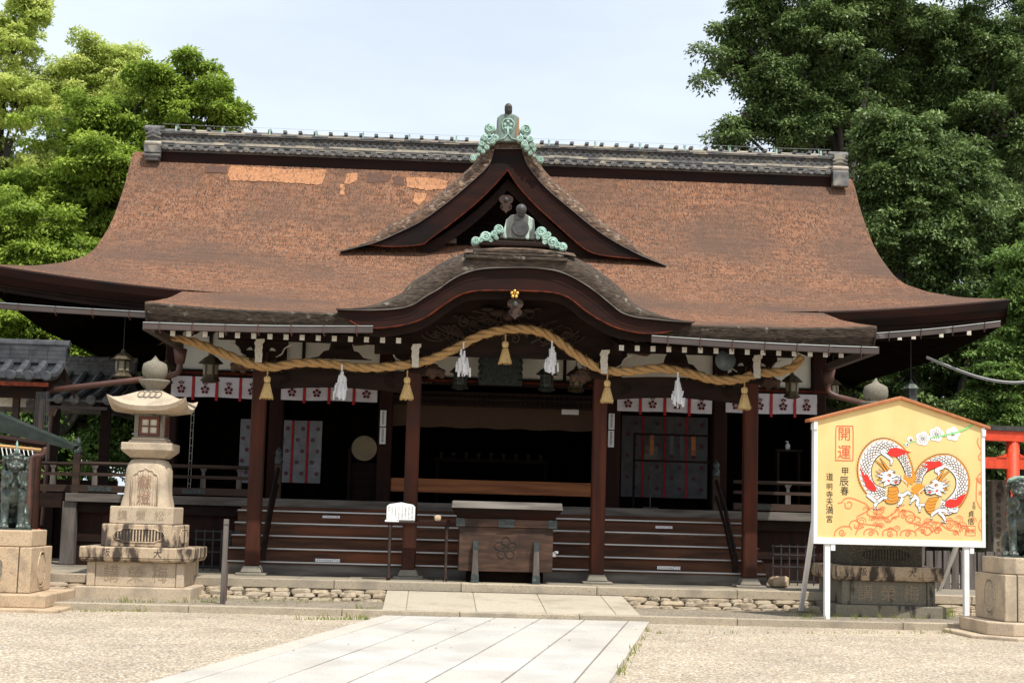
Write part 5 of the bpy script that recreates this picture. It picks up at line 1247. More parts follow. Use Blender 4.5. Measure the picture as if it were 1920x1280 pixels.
def lion(label, loc, rz, horn):
    r = thing('lion_statue', label, 'statue', loc, 'pair of bronze guardian lions', rz=rz, local=True)
    b = MB()                                         # local: faces -y, sits
    # haunches, trunk, chest, neck
    b.ball((0,.36,.24), (.24,.26,.24)); b.ball((0,.22,.38), (.2,.26,.24)); b.ball((0,.02,.52), (.19,.19,.24)); b.ball((0,-.03,.62), (.17,.16,.17)); b.ball((0,-.04,.76), (.14,.14,.16))
    for s in (-1,1):
        b.ball((s*.20,.30,.18), (.11,.22,.18)); b.tube([(s*.22,.34,.12),(s*.24,.12,.07),(s*.24,-.02,.05)], [.09,.07,.06], 10); b.ball((s*.24,-.06,.045), (.075,.10,.045))
        b.tube([(s*.13,-.04,.56),(s*.135,-.10,.40),(s*.13,-.09,.22),(s*.135,-.13,.08)], [.10,.078,.062,.066], 12)
        b.ball((s*.138,-.19,.05), (.082,.11,.052))
        for k_ in range(4): b.ball((s*.138+(k_-1.5)*.040,-.285+.012*abs(k_-1.5),.035), (.024,.034,.032), 8, 6)
        for k_ in range(4): b.ball((s*.24+(k_-1.5)*.036,-.155,.03), (.021,.03,.028), 8, 6)
        b.ball((s*.16,-.02,.27),(.035,.06,.05)); b.ball((s*.17,.0,.20),(.03,.05,.04))
    # head
    b.ball((0,-.08,.92), (.165,.16,.135)); b.ball((0,-.19,.87), (.115,.10,.075)); b.ball((0,-.23,.905), (.055,.05,.035)); b.ball((0,-.18,.795), (.10,.08,.04))
    b.ball((0,-.205,.965), (.13,.05,.035))
    for s in (-1,1):
        b.ball((s*.065,-.215,.955), (.032,.03,.028)); b.ball((s*.075,-.20,1.0), (.065,.05,.03)); b.ball((s*.035,-.265,.895), (.022,.02,.018)); b.ball((s*.10,-.22,.86),(.045,.05,.04))
        b.tube([(s*.14,-.06,.95),(s*.20,-.10,.965),(s*.235,-.13,1.0)], [.04,.035,.008], 8)
        b.ball((s*.045,-.275,.845),(.05,.03,.025))
    body = b.build('body', 'bronze', r, remesh=.009)
    m = MB(); m.tube([(-.07,-.262,.82),(-.03,-.28,.828),(0,-.283,.822),(.03,-.28,.828),(.07,-.262,.82)], .010, 5)
    for s in (-1,1): m.ball((s*.065,-.243,.955), (.013,.01,.012), 8, 6)
    m.build('mouth_and_eyes', 'iron', body)
    mn = MB(); random.seed(3)
    for s in (-1,1):
        for k_ in range(6):
            a = k_/5; x0, y0, z0 = s*(.05+.125*min(1,a*1.4)), -.20+.2*a, .83-.04*math.sin(a*3)
            pts = [(x0,y0,z0),(x0+s*.02,y0-.03,z0-.07),(x0+s*.0,y0-.035,z0-.14),(x0+s*.028,y0-.055,z0-.20-.03*(k_%2)),(x0+s*.05,y0-.06,z0-.19)]
            mn.tube(pts, [.028,.036,.032,.026,.010], 8); mn.ball(pts[3], .027, 8, 6)
            mn.tube([(s*.16,.0+.04*a,.98-.06*k_),(s*.2,.03+.02*k_,.94-.06*k_),(s*.19,.08,.87-.06*k_)], [.03,.035,.015], 8)
        for k_ in range(4): mn.ball((s*(.03+.035*k_), -.17+.035*k_, 1.025-.012*k_), (.032,.034,.03), 8, 6)
    for k_ in range(5): mn.tube([(0,-.02+.05*k_,1.04-.05*k_),(0,.06+.05*k_,1.0-.08*k_),(0,.12+.04*k_,.9-.08*k_)], [.05,.06,.03], 8)
    mn.build('curly_mane', 'bronze', r, remesh=.010)
    t_ = MB(); t_.tube([(0,.55,.2),(0,.66,.35),(0,.62,.55),(0,.68,.72)], [.06,.10,.12,.02], 10)
    for s in (-1,1): t_.tube([(0,.6,.3),(s*.12,.62,.42),(s*.14,.6,.58)], [.05,.06,.02], 8)
    t_.build('tail', 'bronze', r, remesh=.014)
    m = MB()
    if horn: m.tube([(0,-.12,1.02),(0,-.11,1.09),(0,-.09,1.17),(0,-.08,1.21)], [.032,.026,.02,.006], 8); m.build('horn', 'bronze_top', body, smooth=True)
    else:
        for k_ in range(9): a = -1.2+.3*k_; m.ball((.13*math.sin(a), -.12+.03*math.cos(a), 1.03+.025*math.cos(a)), (.045,.06,.035), 8, 6)
        m.tube([(-.12,-.13,1.03),(-.2,-.16,1.02),(-.235,-.17,.985)], [.035,.03,.01], 8); m.build('head_curls', 'bronze_top', body, remesh=.012)
    m = MB(); m.box(-.33,.33,-.31,.5,-.0,.018); m.build('plinth', 'bronze', r)
    r.scale = (.78,.82,1.0)
    return r
lion('green bronze lion statue with a horn, left edge of the photo', (-5.73, ply-.14, 1.05), rad(16), True)
lion('dark bronze lion statue with pale green curled head, right edge of the photo', (7.88, pry-.16, 1.05), rad(-14), False)

random.seed(11)

# ================================================================== YELLOW EMA BOARD
exec_board = True
bRZ = rad(9.6); bO = P(1527,1017,21.9)                      # lower left corner of the frame
cb, sb = math.cos(bRZ), math.sin(bRZ); bn = Vector((sb,-cb,0))  # normal towards the viewer
board = thing('votive_board', 'large house-shaped yellow votive board with two painted dragons on white legs', 'sign board', (bO.x, bO.y, .05), rz=bRZ, local=True)
def BL(px, py):
    """photo pixel -> (u, w) in the plane of the board"""
    d = ray(px, py); cpos = Vector((0,0,CAMH)); t = (bO-cpos).dot(bn)/d.dot(bn); q = cpos+d*t-bO; return (q.x*cb+q.y*sb, q.z+bO.z-.05)
TL, BL_, BR, TR, PK = BL(1531,790), BL(1527,1016), BL(1843,1018), BL(1845,800), BL(1690,749)
W_ = (BR[0]+TR[0])/2; zb_ = BL_[1]; zt2 = (TL[1]+TR[1])/2; zp = PK[1]; mid = W_/2
m = MB(); m.prism([(0,0,zb_),(W_,0,zb_),(W_,0,zt2),(mid,0,zp),(0,0,zt2)], (0,.05,0)); pn = m.build('painted_panel', 'board', board)
m = MB(); m.box(-.02,.035,-.02,.07,zb_-.02,zt2-.0); m.box(W_-.035,W_+.02,-.02,.07,zb_-.02,zt2); m.box(.035,W_-.035,-.02,.07,zb_-.02,zb_+.07); m.build('white_frame', 'white_metal', board, bevel=.004)
m = MB()
for s in (0,1):
    e = -.10 if s == 0 else W_+.10; sl_ = (zp-zt2)/mid
    ze = zt2-sl_*.10
    m.hexa([(e,-.045,ze+.0),(mid,-.045,zp+.0),(mid,.13,zp+.0),(e,.13,ze+.0),(e,-.045,ze+.045),(mid,-.045,zp+.048),(mid,.13,zp+.048),(e,.13,ze+.045)] if s == 0 else [(mid,-.045,zp),(e,-.045,ze),(e,.13,ze),(mid,.13,zp),(mid,-.045,zp+.048),(e,-.045,ze+.045),(e,.13,ze+.045),(mid,.13,zp+.048)])
m.build('board_roof', 'board_roof', board, bevel=.006)
m = MB()
for s in (0,1):
    x0 = -.03 if s == 0 else W_-.03; m.box(x0,x0+.06,-.035,.08,zt2-.13,zt2-.03)
m.build('corner_bracket', 'white_metal', board, bevel=.006)
for u in (BL(1552,1050)[0], BL(1813,1050)[0]):
    m = MB(); m.box(u-.04,u+.04,.0,.06,0,zb_-.02); lg = m.build('leg', 'white_metal', board, bevel=.004)
    m = MB(); m.box(u+.045,u+.11,-.01,.05,zb_-.11,zb_-.02); m.build('clamp', 'white_metal', lg)
for u, tgt in ((.03,P(1503,1145,23.4)),(W_-.25,P(1762,1108,23.5))):
    tq = tgt-bO; ub, vb_, hb = tq.x*cb+tq.y*sb, -tq.x*sb+tq.y*cb, tgt.z-.05
    m = MB(); m.hexa([(ub-.03,vb_,hb),(ub+.03,vb_,hb),(ub+.03,vb_+.06,hb),(ub-.03,vb_+.06,hb),(u-.02,.08,zb_+.3),(u+.04,.08,zb_+.3),(u+.04,.14,zb_+.3),(u-.02,.14,zb_+.3)]); m.build('back_strut', 'white_metal', board)
# --- painting, traced in the plane of the board; cx,cy: pixels of an enlarged view of the panel
LAY = [0]
def AP(cx_, cy_, lay=0):
    u, w = BL(1520+cx_/5.121, 770+cy_/5.12); return Vector((u, -.002-.0012*lay, w))
NB = (0,-1,0); pxm = (AP(1000,600)-AP(900,600)).length/100
def stroke(m, pts, w, lay, sm=6, taper=False): ribbon(m, [AP(a,b,lay) for a, b in pts], [q*pxm for q in w] if isinstance(w,(list,tuple)) else w*pxm, (0,-1,0), sm, taper)
def fill(m, pts, lay, sm=0):
    v = [AP(a,b,lay) for a, b in pts]
    if sm: v = smooth_path(v+[v[0]], sm)[:-1]
    m.add(v, [tuple(range(len(v)))])
def circ(m, cx_, cy_, r_, lay, n=14): fill(m, [(cx_+r_*math.cos(2*math.pi*k_/n), cy_+r_*math.sin(2*math.pi*k_/n)) for k_ in range(n)], lay)
# clouds
m = MB()
def swirl(cx_, cy_, r_, h=1, turns=1.4, st=0):
    stroke(m, [(cx_+r_*(1-.8*t)*math.cos(st+h*t*turns*6.28), cy_+r_*(1-.8*t)*math.sin(st+h*t*turns*6.28)) for t in np.linspace(0,1,12)], 9, 1)
for pts in ([(258,885),(300,875),(330,840),(400,838),(480,870),(540,900),(550,950),(500,985),(450,1010),(445,1045)],
            [(330,880),(335,925),(370,935),(395,900),(375,870),(350,885)],
            [(225,1200),(240,1150),(300,1110),(370,1110),(395,1140)],[(370,1105),(385,1065),(430,1050),(465,1080),(455,1120),(425,1120),(420,1090)],
            [(460,1075),(520,1085),(600,1095),(660,1105),(690,1120)],[(540,990),(560,940),(640,930),(700,950),(680,985),(620,990)],[(540,990),(600,1020),(700,1025),(770,1000),(780,980)],
            [(770,1000),(820,960),(850,920),(900,900)],[(760,1070),(800,1020),(850,1010)],[(850,1010),(850,975),(900,955),(970,970),(1000,1010),(980,1060),(930,1060),(910,1030),(930,1010)],
            [(1000,1010),(1050,1030),(1045,1070)],[(940,1075),(1000,1080),(1050,1100),(1100,1080),(1160,1060),(1240,1075),(1280,1110)],
            [(510,1190),(520,1150),(570,1130),(630,1150),(650,1190)],[(690,1200),(700,1150),(760,1130),(820,1150),(830,1200)],[(860,1200),(870,1160),(930,1140),(1000,1160),(1010,1200)],
            [(1000,1150),(1060,1110),(1130,1120),(1160,1160),(1120,1190),(1080,1170)],[(1160,1160),(1220,1120),(1290,1060),(1380,1055),(1440,1090),(1450,1130)],[(1280,1110),(1330,1140),(1400,1150),(1420,1190)],
            [(1480,1190),(1500,1150),(1560,1140)],[(1590,870),(1590,760),(1600,640),(1640,590)],[(1600,870),(1620,920),(1645,940)],[(1612,258),(1600,300),(1620,350),(1645,380)],[(1640,395),(1615,430),(1620,470),(1645,470)],
            [(1645,1030),(1615,1080),(1620,1130),(1645,1160)],[(1585,640),(1620,690),(1645,690)],[(430,1190),(450,1140),(510,1110)]):
    stroke(m, pts, 10, 1)
for a in ((300,1165,35,1),(580,1175,30,-1),(760,1175,32,1),(935,1180,30,-1),(735,1045,28,1),(1080,1150,26,1),(1215,1150,34,-1),(1330,1095,34,1),(1390,1170,26,-1),(1625,660,26,1),(1630,790,22,-1),(620,965,26,1),(890,1010,26,-1)): swirl(*a)
rs = random.Random(4)
for a, b, r_ in [(rs.uniform(420,1560), rs.uniform(1030,1170), rs.uniform(26,46)) for _ in range(26)]+[(rs.uniform(520,900), rs.uniform(930,1040), rs.uniform(22,36)) for _ in range(9)]:
    st = rs.uniform(2.6,3.4); stroke(m, [(a+r_*math.cos(st+t*3.4), b+r_*math.sin(st+t*3.4)) for t in np.linspace(0,1,8)], 6, 1); stroke(m, [(a+r_*.5*math.cos(st+t*4.4), b+r_*.5*math.sin(st+t*4.4)) for t in np.linspace(0,1,7)], 5, 1)
m.build('orange_clouds', 'a_cloud', pn)
# dragons
wl_, dk_, or_, rd_, sc2 = MB(), MB(), MB(), MB(), MB()
d1 = [(950,655),(938,570),(905,480),(860,405),(790,355),(710,335),(630,355),(565,415),(525,500),(515,590),(535,680),(580,750),(650,790),(720,800)]
w1 = [50,68,80,95,112,125,132,132,128,120,112,108,115,90]
d2 = [(1030,690),(1045,610),(1090,545),(1160,500),(1240,480),(1330,490),(1400,545),(1445,620),(1455,710),(1430,800),(1380,870),(1310,930),(1240,910)]
w2 = [54,70,82,95,110,120,122,118,114,114,120,122,95]
for d_, w__ in ((d1,w1),(d2,w2)):
    stroke(dk_, d_, [q+17 for q in w__], 2); stroke(wl_, d_, w__, 3)
    pts = smooth_path([Vector((a,b,0)) for a, b in d_], 8); N = len(pts)
    for i in range(2, N-2):
        tg = (pts[i+1]-pts[i-1]).normalized(); nn = Vector((-tg.y,tg.x,0)); ww = float(np.interp(i/(N-1)*(len(w__)-1), range(len(w__)), w__))
        # orange crest along the outer edge, scales across
        cen = Vector((720,590,0)) if d_ is d1 else Vector((1230,730,0)); o = 1 if (pts[i]-cen).dot(nn) > 0 else -1
        e0 = pts[i]+nn*o*ww*.5; e1 = pts[i-1]+nn*o*ww*.5; tip = (e0+e1)/2+nn*o*30+tg*14
        if i % 2 == 0: fill(or_, [(e0.x,e0.y),(e1.x,e1.y),(tip.x,tip.y)], 3.4); 
        stroke(or_, [(e1.x,e1.y),(e0.x,e0.y)], 14, 3.5, 0); stroke(dk_, [((e1+nn*o*9).x,(e1+nn*o*9).y),((e0+nn*o*9).x,(e0+nn*o*9).y)], 5, 3.6, 0)
        if i % 2 == 0:
            k_ = -.34
            while k_ <= .34:
                off = .12 if (i//2) % 2 else 0; c_ = pts[i]+nn*ww*(k_+off)
                stroke(sc2, [((c_+nn*ww*.125-tg*10).x,(c_+nn*ww*.125-tg*10).y),((c_+tg*9).x,(c_+tg*9).y),((c_-nn*ww*.125-tg*10).x,(c_-nn*ww*.125-tg*10).y)], 7.0, 4, 2); k_ += .24
# red flames
for f_ in ([(735,400),(760,360),(820,350),(880,370),(970,400),(910,402),(880,400),(930,425),(870,415),(850,440),(800,440),(760,435)],
           [(470,520),(490,570),(520,620),(530,600),(560,650),(600,690),(630,740),(625,770),(580,765),(540,745),(515,700),(530,700),(490,650),(505,655),(480,590)],
           [(1080,490),(1160,485),(1230,482),(1262,510),(1255,545),(1200,545),(1150,560),(1100,590),(1125,550),(1060,525),(1130,520)],
           [(1495,790),(1470,840),(1440,890),(1390,925),(1330,930),(1285,910),(1290,870),(1330,845),(1390,850),(1430,815)]):
    fill(rd_, f_, 5)
# heads: white with dark outline, horns, mane, snout
def head(mir, ox, oy):
    X_ = lambda a, b: (ox+(a if not mir else -a)*.82, oy+b*.86)
    out = [(-60,-50),(-130,-90),(-100,-60),(-160,-60),(-110,-30),(-165,-15),(-100,5),(-150,35),(-85,35),(-120,75),(-60,60),(-70,110),(-20,90),(20,80),(60,95),(100,80),(125,60),(110,40),(135,20),(120,-10),(80,-20),(50,-30),(60,-60),(20,-70),(0,-90),(-20,-60)]
    fill(dk_, [X_(a*1.06,b*1.06) for a, b in out], 5.5); fill(wl_, [X_(a,b) for a, b in out], 6)
    for sp_ in ([(-60,-50),(-130,-90),(-100,-60)],[(-90,-45),(-160,-60),(-110,-30)],[(-90,5),(-150,35),(-85,35)]): fill(or_, [X_(a,b) for a, b in sp_], 6.4)
    for hn in ([(-40,-60),(-100,-130),(-165,-180)],[(-10,-70),(-60,-140),(-110,-210)]): stroke(dk_, [X_(a,b) for a, b in hn], [24,20,6], 6.4); stroke(or_, [X_(a,b) for a, b in hn], [17,13,3], 6.8)
    for a, b, r_ in ((0,-8,15),(52,-38,12)):
        fill(or_, [X_(a-r_*1.5,b-r_*.2),X_(a-r_*.3,b-r_),X_(a+r_*1.1,b-r_*.5),X_(a+r_*1.3,b+r_*.3),X_(a,b+r_*.7)], 7); circ(dk_, *X_(a+3,b), r_*.42, 7.4)
        stroke(dk_, [X_(a-r_*1.8,b-r_*.4),X_(a-r_*.2,b-r_*1.4),X_(a+r_*1.4,b-r_*.6)], 6, 7.5)
    for a, b in ((-75,60),(-110,20),(-120,-20),(-95,-55)): stroke(dk_, [X_(a+35,b*.7),X_(a,b),X_(a-25,b+4)], [5,4,2], 7.5)
    stroke(dk_, [X_(a,b) for a, b in ((0,75),(35,86),(75,88),(110,78),(128,58))], 6, 7.6); stroke(dk_, [X_(a,b) for a, b in ((20,22),(55,12),(95,2),(130,22),(135,48),(112,60),(70,42),(35,52))], 6, 7.6)
    fill(rd_, [X_(a,b) for a, b in ((-25,30),(0,40),(10,60),(-10,60),(-30,45))], 7); fill(rd_, [X_(a,b) for a, b in ((45,62),(75,48),(95,66),(70,82))], 7)
    stroke(sc2, [X_(a,b) for a, b in ((20,60),(50,45),(90,35),(125,45))], 5, 7.5); stroke(sc2, [X_(a,b) for a, b in ((30,88),(60,90),(100,78))], 5, 7.5); stroke(sc2, [X_(a,b) for a, b in ((60,10),(85,-5),(110,10),(95,30))], 5, 7.5)
    for a, b in ((-70,-20),(-75,20),(-50,60)): stroke(sc2, [X_(a,b),X_(a-50,b-5)], 4, 7.5)
    stroke(wl_, [X_(a,b) for a, b in ((115,10),(160,35),(190,60),(200,80))], 7, 7)
head(False, 755, 630); head(True, 1200, 725)
# bellies, tails, legs and claws
for be in ([(745,735),(825,735),(840,800),(830,870),(770,888),(720,870),(742,800)], [(1135,840),(1225,830),(1200,880),(1180,950),(1150,990),(1105,950),(1098,900)]):
    fill(dk_, [(sum(p[0] for p in be)/7+(a-sum(p[0] for p in be)/7)*1.07, sum(p[1] for p in be)/7+(b-sum(p[1] for p in be)/7)*1.07) for a, b in be], 5, 3); fill(or_, be, 5.4, 3)
for k_ in range(4): stroke(sc2, [(735+2*k_,765+30*k_),(785,775+30*k_),(835-2*k_,760+30*k_)], 4, 6); stroke(sc2, [(1120-5*k_,865+30*k_),(1160-5*k_,872+30*k_),(1205-10*k_,860+30*k_)], 4, 6)
for tl in ([(930,640),(900,600),(895,640),(880,650),(905,665),(895,690),(920,685),(930,730),(950,690),(975,710),(1000,660),(1020,640),(1000,620),(985,580),(975,640)],
           [(1010,700),(960,740),(980,745),(960,780),(990,790),(985,815),(1015,790),(1030,830),(1045,780),(1075,790),(1070,750),(1090,720),(1060,700)]): fill(or_, tl, 5)
for lg_ in ([(540,800),(600,850),(640,870),(700,830),(750,850)],[(640,860),(620,900),(610,915)],[(840,800),(880,810),(930,780),(950,800)],[(880,830),(860,880),(835,890)],[(720,380),(680,390),(740,440),(775,470),(770,500)],[(990,810),(1030,850),(1020,900),(1090,900)],[(1000,830),(960,870)],[(1040,900),(1045,945)],
            [(1270,540),(1200,570),(1230,590),(1225,630)],[(1300,960),(1230,950),(1170,990),(1160,1010)],[(1230,970),(1270,1010),(1290,1050)],[(1330,950),(1390,960),(1410,930)]):
    stroke(dk_, lg_, [38,34,26], 5); stroke(wl_, lg_, [30,26,18], 5.4)
for (a, b) in ((610,925),(640,930),(835,905),(955,795),(960,820),(770,505),(955,880),(1045,955),(1225,635),(1160,1025),(1290,1060),(1265,1055)):
    for q in (-.6,0,.6): stroke(dk_, [(a,b),(a+18*math.sin(q),b+18*math.cos(q))], [9,4], 5.2, 0); stroke(wl_, [(a,b-4),(a+12*math.sin(q),b+12*math.cos(q))], [6,3], 5.6, 0)
dk_.build('dark_outlines','a_blk',pn); wl_.build('white_dragon_shapes','a_white',pn); or_.build('orange_fins','a_or',pn); rd_.build('red_flames','a_red',pn); sc2.build('scale_lines','a_scale',pn)
# plum blossoms
m = MB(); stroke(m, [(890,322),(960,300),(1020,290)], 9, 1); stroke(m, [(1140,260),(1290,232),(1400,205),(1500,165),(1575,120)], [7,14,16,14,12], 6); m.build('green_twig','a_grn',pn)
m = MB()
for cx_, cy_, r_ in ((1075,265,66),(1207,225,68),(1365,220,66)):
    for k_ in range(5): a = -math.pi/2+k_*1.2566+.2; circ(m, cx_+r_*.55*math.cos(a), cy_+r_*.55*math.sin(a), r_*.52, 3+.03*k_)
    circ(m, cx_, cy_, r_*.5, 3.3)
circ(m, 952, 272, 28, 3); circ(m, 925, 322, 18, 3); m.build('white_blossoms','a_white',pn)
m = MB()
for cx_, cy_ in ((1075,265),(1207,225)):
    for k_ in range(12): a = k_*.5236; stroke(m, [(cx_+6*math.cos(a),cy_+6*math.sin(a)),(cx_+32*math.cos(a),cy_+32*math.sin(a))], 3, 5, 0); circ(m, cx_+40*math.cos(a), cy_+40*math.sin(a), 5, 5, 6)
for cx_, cy_, r_ in ((1360,222,30),(960,280,20),(928,322,14)):
    fill(m, [(cx_+(r_ if k_ % 2 else r_*.4)*math.cos(k_*.628), cy_+(r_ if k_ % 2 else r_*.4)*math.sin(k_*.628)) for k_ in range(10)], 5.5)
m.build('stamens','a_scale',pn)
# writing
m = MB(); stroke(m, [(258,146),(385,146),(405,160),(407,300),(405,460),(390,476),(255,474),(240,460),(240,300),(243,160),(258,146)], 8, 1, 2)
glyphs(m, '開', AP(322,222,1), (1,0,0),(0,0,1), 128*pxm, .001); glyphs(m, '運', AP(322,395,1), (1,0,0),(0,0,1), 132*pxm, .001)
stroke(m, [(1492,1103),(1580,1103),(1580,1195),(1492,1195),(1492,1103)], 5, 1, 0)
glyphs(m, '信', AP(1515,1150,1),(1,0,0),(0,0,1), 42*pxm,.001); glyphs(m, '貞', AP(1557,1150,1),(1,0,0),(0,0,1), 42*pxm,.001); m.build('red_writing','a_seal',pn)
m = MB()
for ch, a, b, s in (('甲',330,580,72),('辰',320,675,84),('春',325,765,76),('道',182,630,66),('明',180,725,58),('寺',180,800,62),('天',180,875,64),('満',180,950,70),('宮',180,1035,62),('五',1567,886,32),('世',1567,924,36),('貞',1540,985,58),('信',1537,1058,62)):
    glyphs(m, ch, AP(a,b,1), (1,0,0),(0,0,1), s*pxm*1.08, .001)
m.build('black_writing','a_blk',pn)

# ================================================================== TORII, STONE MONUMENT, PICKETS
tY_ = 27.6; tx = P(1898,900,tY_).x; zk = P(1880,817,tY_).z; zn = P(1880,868,tY_).z
tor = thing('torii_gate', 'worn vermilion torii gate with black top rail, right edge behind the board', 'torii gate', (tx,tY_,.05))
for k_ in (0,1): m = MB(); xx = tx+k_*2.3; m.tube([(xx-.03+.06*k_,tY_,.05),(xx+.02-.04*k_,tY_,zk-.05)], [.13,.115], 16); m.build('post','vermilion',tor,smooth=True)
m = MB(); m.grid(lambda x, q: (x, tY_+[-.12,-.12,.12,.12,-.12][q], zk+[-.1,.08,.08,-.1,-.1][q]+.02*((x-tx-1.15)/1.9)**4), list(np.linspace(tx-.85,tx+3.15,14)), [0,1,2,3,4]); m.build('lintel','vermilion',tor)
m = MB(); m.grid(lambda x, q: (x, tY_+[-.15,-.15,.15,.15,-.15][q], zk+.082+[0,.09,.1,0,0][q]+.02*((x-tx-1.15)/1.9)**4), list(np.linspace(tx-.95,tx+3.25,14)), [0,1,2,3,4]); m.build('top_rail','black',tor)
m = MB(); m.box(tx-.7,tx+3.0,tY_-.06,tY_+.06,zn-.1,zn+.1); m.build('tie_beam','vermilion',tor)
m = MB()
for s in (-1,1): m.prism([(tx+s*.12,tY_-.075,zn+.1),(tx+s*.3,tY_-.075,zn+.1),(tx+s*.12,tY_-.075,zn+.17)][::s], (0,.15,0))
m.build('wedge','vermilion',tor)
q = P(1874,1000,28.2); mo = thing('stone_monument','tall grey inscribed stone slab standing by the torii gate','monument',(q.x,28.2,.05))
m = MB(); m.box(q.x-.17,q.x+.17,28.1,28.35,.05,P(1874,900,28.2).z); ms_ = m.build('slab','granite_gr',mo,bevel=.015)
m = MB(); 
for i, ch in enumerate('奉納御社殿修復記念碑'): glyphs(m, ch, (q.x-.05,28.098,P(1874,912,28.2).z-i*.13),(1,0,0),(0,0,1),.10,.002)
m.build('engraved_writing','engrave_dk',ms_)
fe = thing('picket_fence','weathered grey picket fence behind the board','fence',(9.8,26.8,.05))
m = MB(); x = P(1640,1100,26.4).x
while x < 14: m.box(x,x+.115,26.4,26.45,.05,1.02+random.uniform(-.012,.012)); x += .15
m.build('pickets','wood_grey_v',fe)
m = MB(); m.box(P(1640,1100,26.4).x,14,26.46,26.5,.75,.83); m.box(P(1640,1100,26.4).x,14,26.46,26.5,.25,.33); m.build('rail','wood_grey',fe)
m = MB(); m.box(8.2,14,24.9,25.2,-.02,.28); m.box(8.2,14,24.5,24.86,-.02,.16); tag(m.build('stone_steps','slab_tan',bevel=.01,org=(10,25,0)),'low stone steps behind the right leg of the board','steps')
for px, py, hh in ((1718,1040,.6),(1768,1030,.62)): pass
for nm, xx, lab in (('iron_grate', P(405,1030,26.2).x, 'dark iron grate leaning beneath the deck left of the stairs'), ('iron_grate', P(1492,1060,26.0).x, 'dark iron grate leaning beneath the deck right of the stairs')):
    r = thing(nm, lab, 'grate', (xx,26.2,PZ), 'iron grates beside the stairs'); m = MB()
    for k_ in range(6): m.box(xx-.35+.14*k_,xx-.33+.14*k_,26.2,26.22,PZ,PZ+.68)
    for z in (.06,.3,.5,.64): m.box(xx-.37,xx+.39,26.19,26.2,PZ+z,PZ+z+.02)
    m.build('bars','iron',r)
q = P(1462,1088,25.1); m = MB(); rock(m, q.x, 25.2, PZ+.09, .16,.12,.09); tag(m.build('corner_rock','granite_warm',org=(q.x,25.2,PZ)),'rough tan rock under the right end of the stairs','rock')
# wooden stake and iron rod
q = G(417,1137,.05); st = thing('wooden_stake','grey weathered wooden stake standing on the gravel strip','post',(q.x,q.y,.05))
m = MB(); zt3 = P(419,972,q.y).z; m.box(q.x-.036,q.x+.036,q.y-.03,q.y+.03,.03,zt3-.005); s_ = m.build('stake','wood_grey_v',st,bevel=.008)
m = MB(); m.box(q.x-.038,q.x+.038,q.y-.032,q.y+.032,zt3-.09,zt3-.075); m.build('wire_band','iron',s_)
q2 = G(423,1131,.05); m = MB(); m.tube([(q2.x,q2.y,.03),(q2.x+.005,q2.y,P(422,1056,q2.y).z)], .012, 6); tag(m.build('iron_rod','rust',org=(q2.x,q2.y,.05)),'short rusty iron rod just behind the wooden stake','rod')

# ================================================================== LEFT OUTBUILDINGS
def tile_roof(r, x0, x1, yf, yr, zf, zr, pitch=.26, big=.075, name='tile_roof', mt='tile_dk'):
    m = MB(); n = max(2, int((x1-x0)/pitch)); sag = .10
    zz = lambda t: zf+(zr-zf)*t-sag*math.sin(math.pi*t)
    tt = list(np.linspace(0,1,10))
    m.grid(lambda x, t: (x, yf+(yr-yf)*t, zz(t)), [x0,x1], tt)
    rows = 9
    for i in range(n+1):
        x = x0+i*(x1-x0)/n
        m.tube([(x, yf+(yr-yf)*t-.02, zz(t)+.035) for t in tt], big, 8); m.lathe((x, yf-.05, zz(0)+.035), [(big*.8,0),(big*1.1,.01),(big*1.1,.04)], 12, 'y')
        if i < n:
            for k_ in range(rows*2): t = k_/(rows*2); m.box(x+big*.6, x+(x1-x0)/n-big*.6, yf+(yr-yf)*t-.01, yf+(yr-yf)*t+.06, zz(t)-.01, zz(t)+.03)
    m.grid(lambda x, t: (x, 2*yr-(yf+(yr-yf)*t), zz(t)), [x1,x0], tt)
    m.build(name, mt, r)
    m = MB()
    for k_ in range(4):
        x = x0-.05
        while x < x1+.05: w = .3; m.box(x+.003, min(x+w,x1+.08)-.003, yr-.16+.012*k_, yr+.16-.012*k_, zr-.02+.07*k_, zr+.045+.07*k_); x += w
    m.tube([(x0-.05,yr,zr+.3),(x1+.1,yr,zr+.3)], .08, 10)
    x = x0
    while x < x1: m.lathe((x,yr,zr+.3),[(.09,0),(.09,.05)],10,'x'); x += .3
    m.build('tile_ridge', mt, r)
    m = MB(); m.add([(x1,yf,zf-.02),(x1,yr,zr-.02),(x1,2*yr-yf,zf-.02),(x1,2*yr-yf,zf-.2),(x1,yr,zr-.25),(x1,yf,zf-.2)], [(0,1,4,5),(1,2,3,4)]); m.prism([(x1-.3,yf+.2,zf-.1),(x1-.3,yr,zr-.15),(x1-.3,2*yr-yf-.2,zf-.1)],(-.05,0,0)); m.build('gable_end','wood_dark',r)
def PXY(px, py, Y): return P(px, py, Y)
Ya = 24.6; ea = P(60,712,Ya)
ga = thing('tiled_shed', 'near small building with dark tiled roof and red gutter at the left edge', 'building', (-8.4,26,0), 'tiled buildings at the left edge')
xa1 = P(88,700,Ya).x; zea = P(60,708,Ya).z; zra = P(60,636,Ya+1.0).z-.38
tile_roof(ga, -10.8, xa1, Ya, Ya+1.0, zea, zra)
m = MB(); m.box(-10.8, xa1+.05, Ya-.1, Ya-.02, zea-.14, zea-.075); m.build('red_gutter','red_edge',ga)
m = MB(); m.box(-10.8, xa1-.1, Ya+.25, Ya+.4, zea-.3, zea-.12); m.build('eave_beam','wood_dark',ga)
for px in (32,72):
    q = P(px,760,Ya+.5); m = MB(); m.box(q.x-.05,q.x+.05,Ya+.4,Ya+.5,.0,zea-.2); m.build('post','wood_rail',ga)
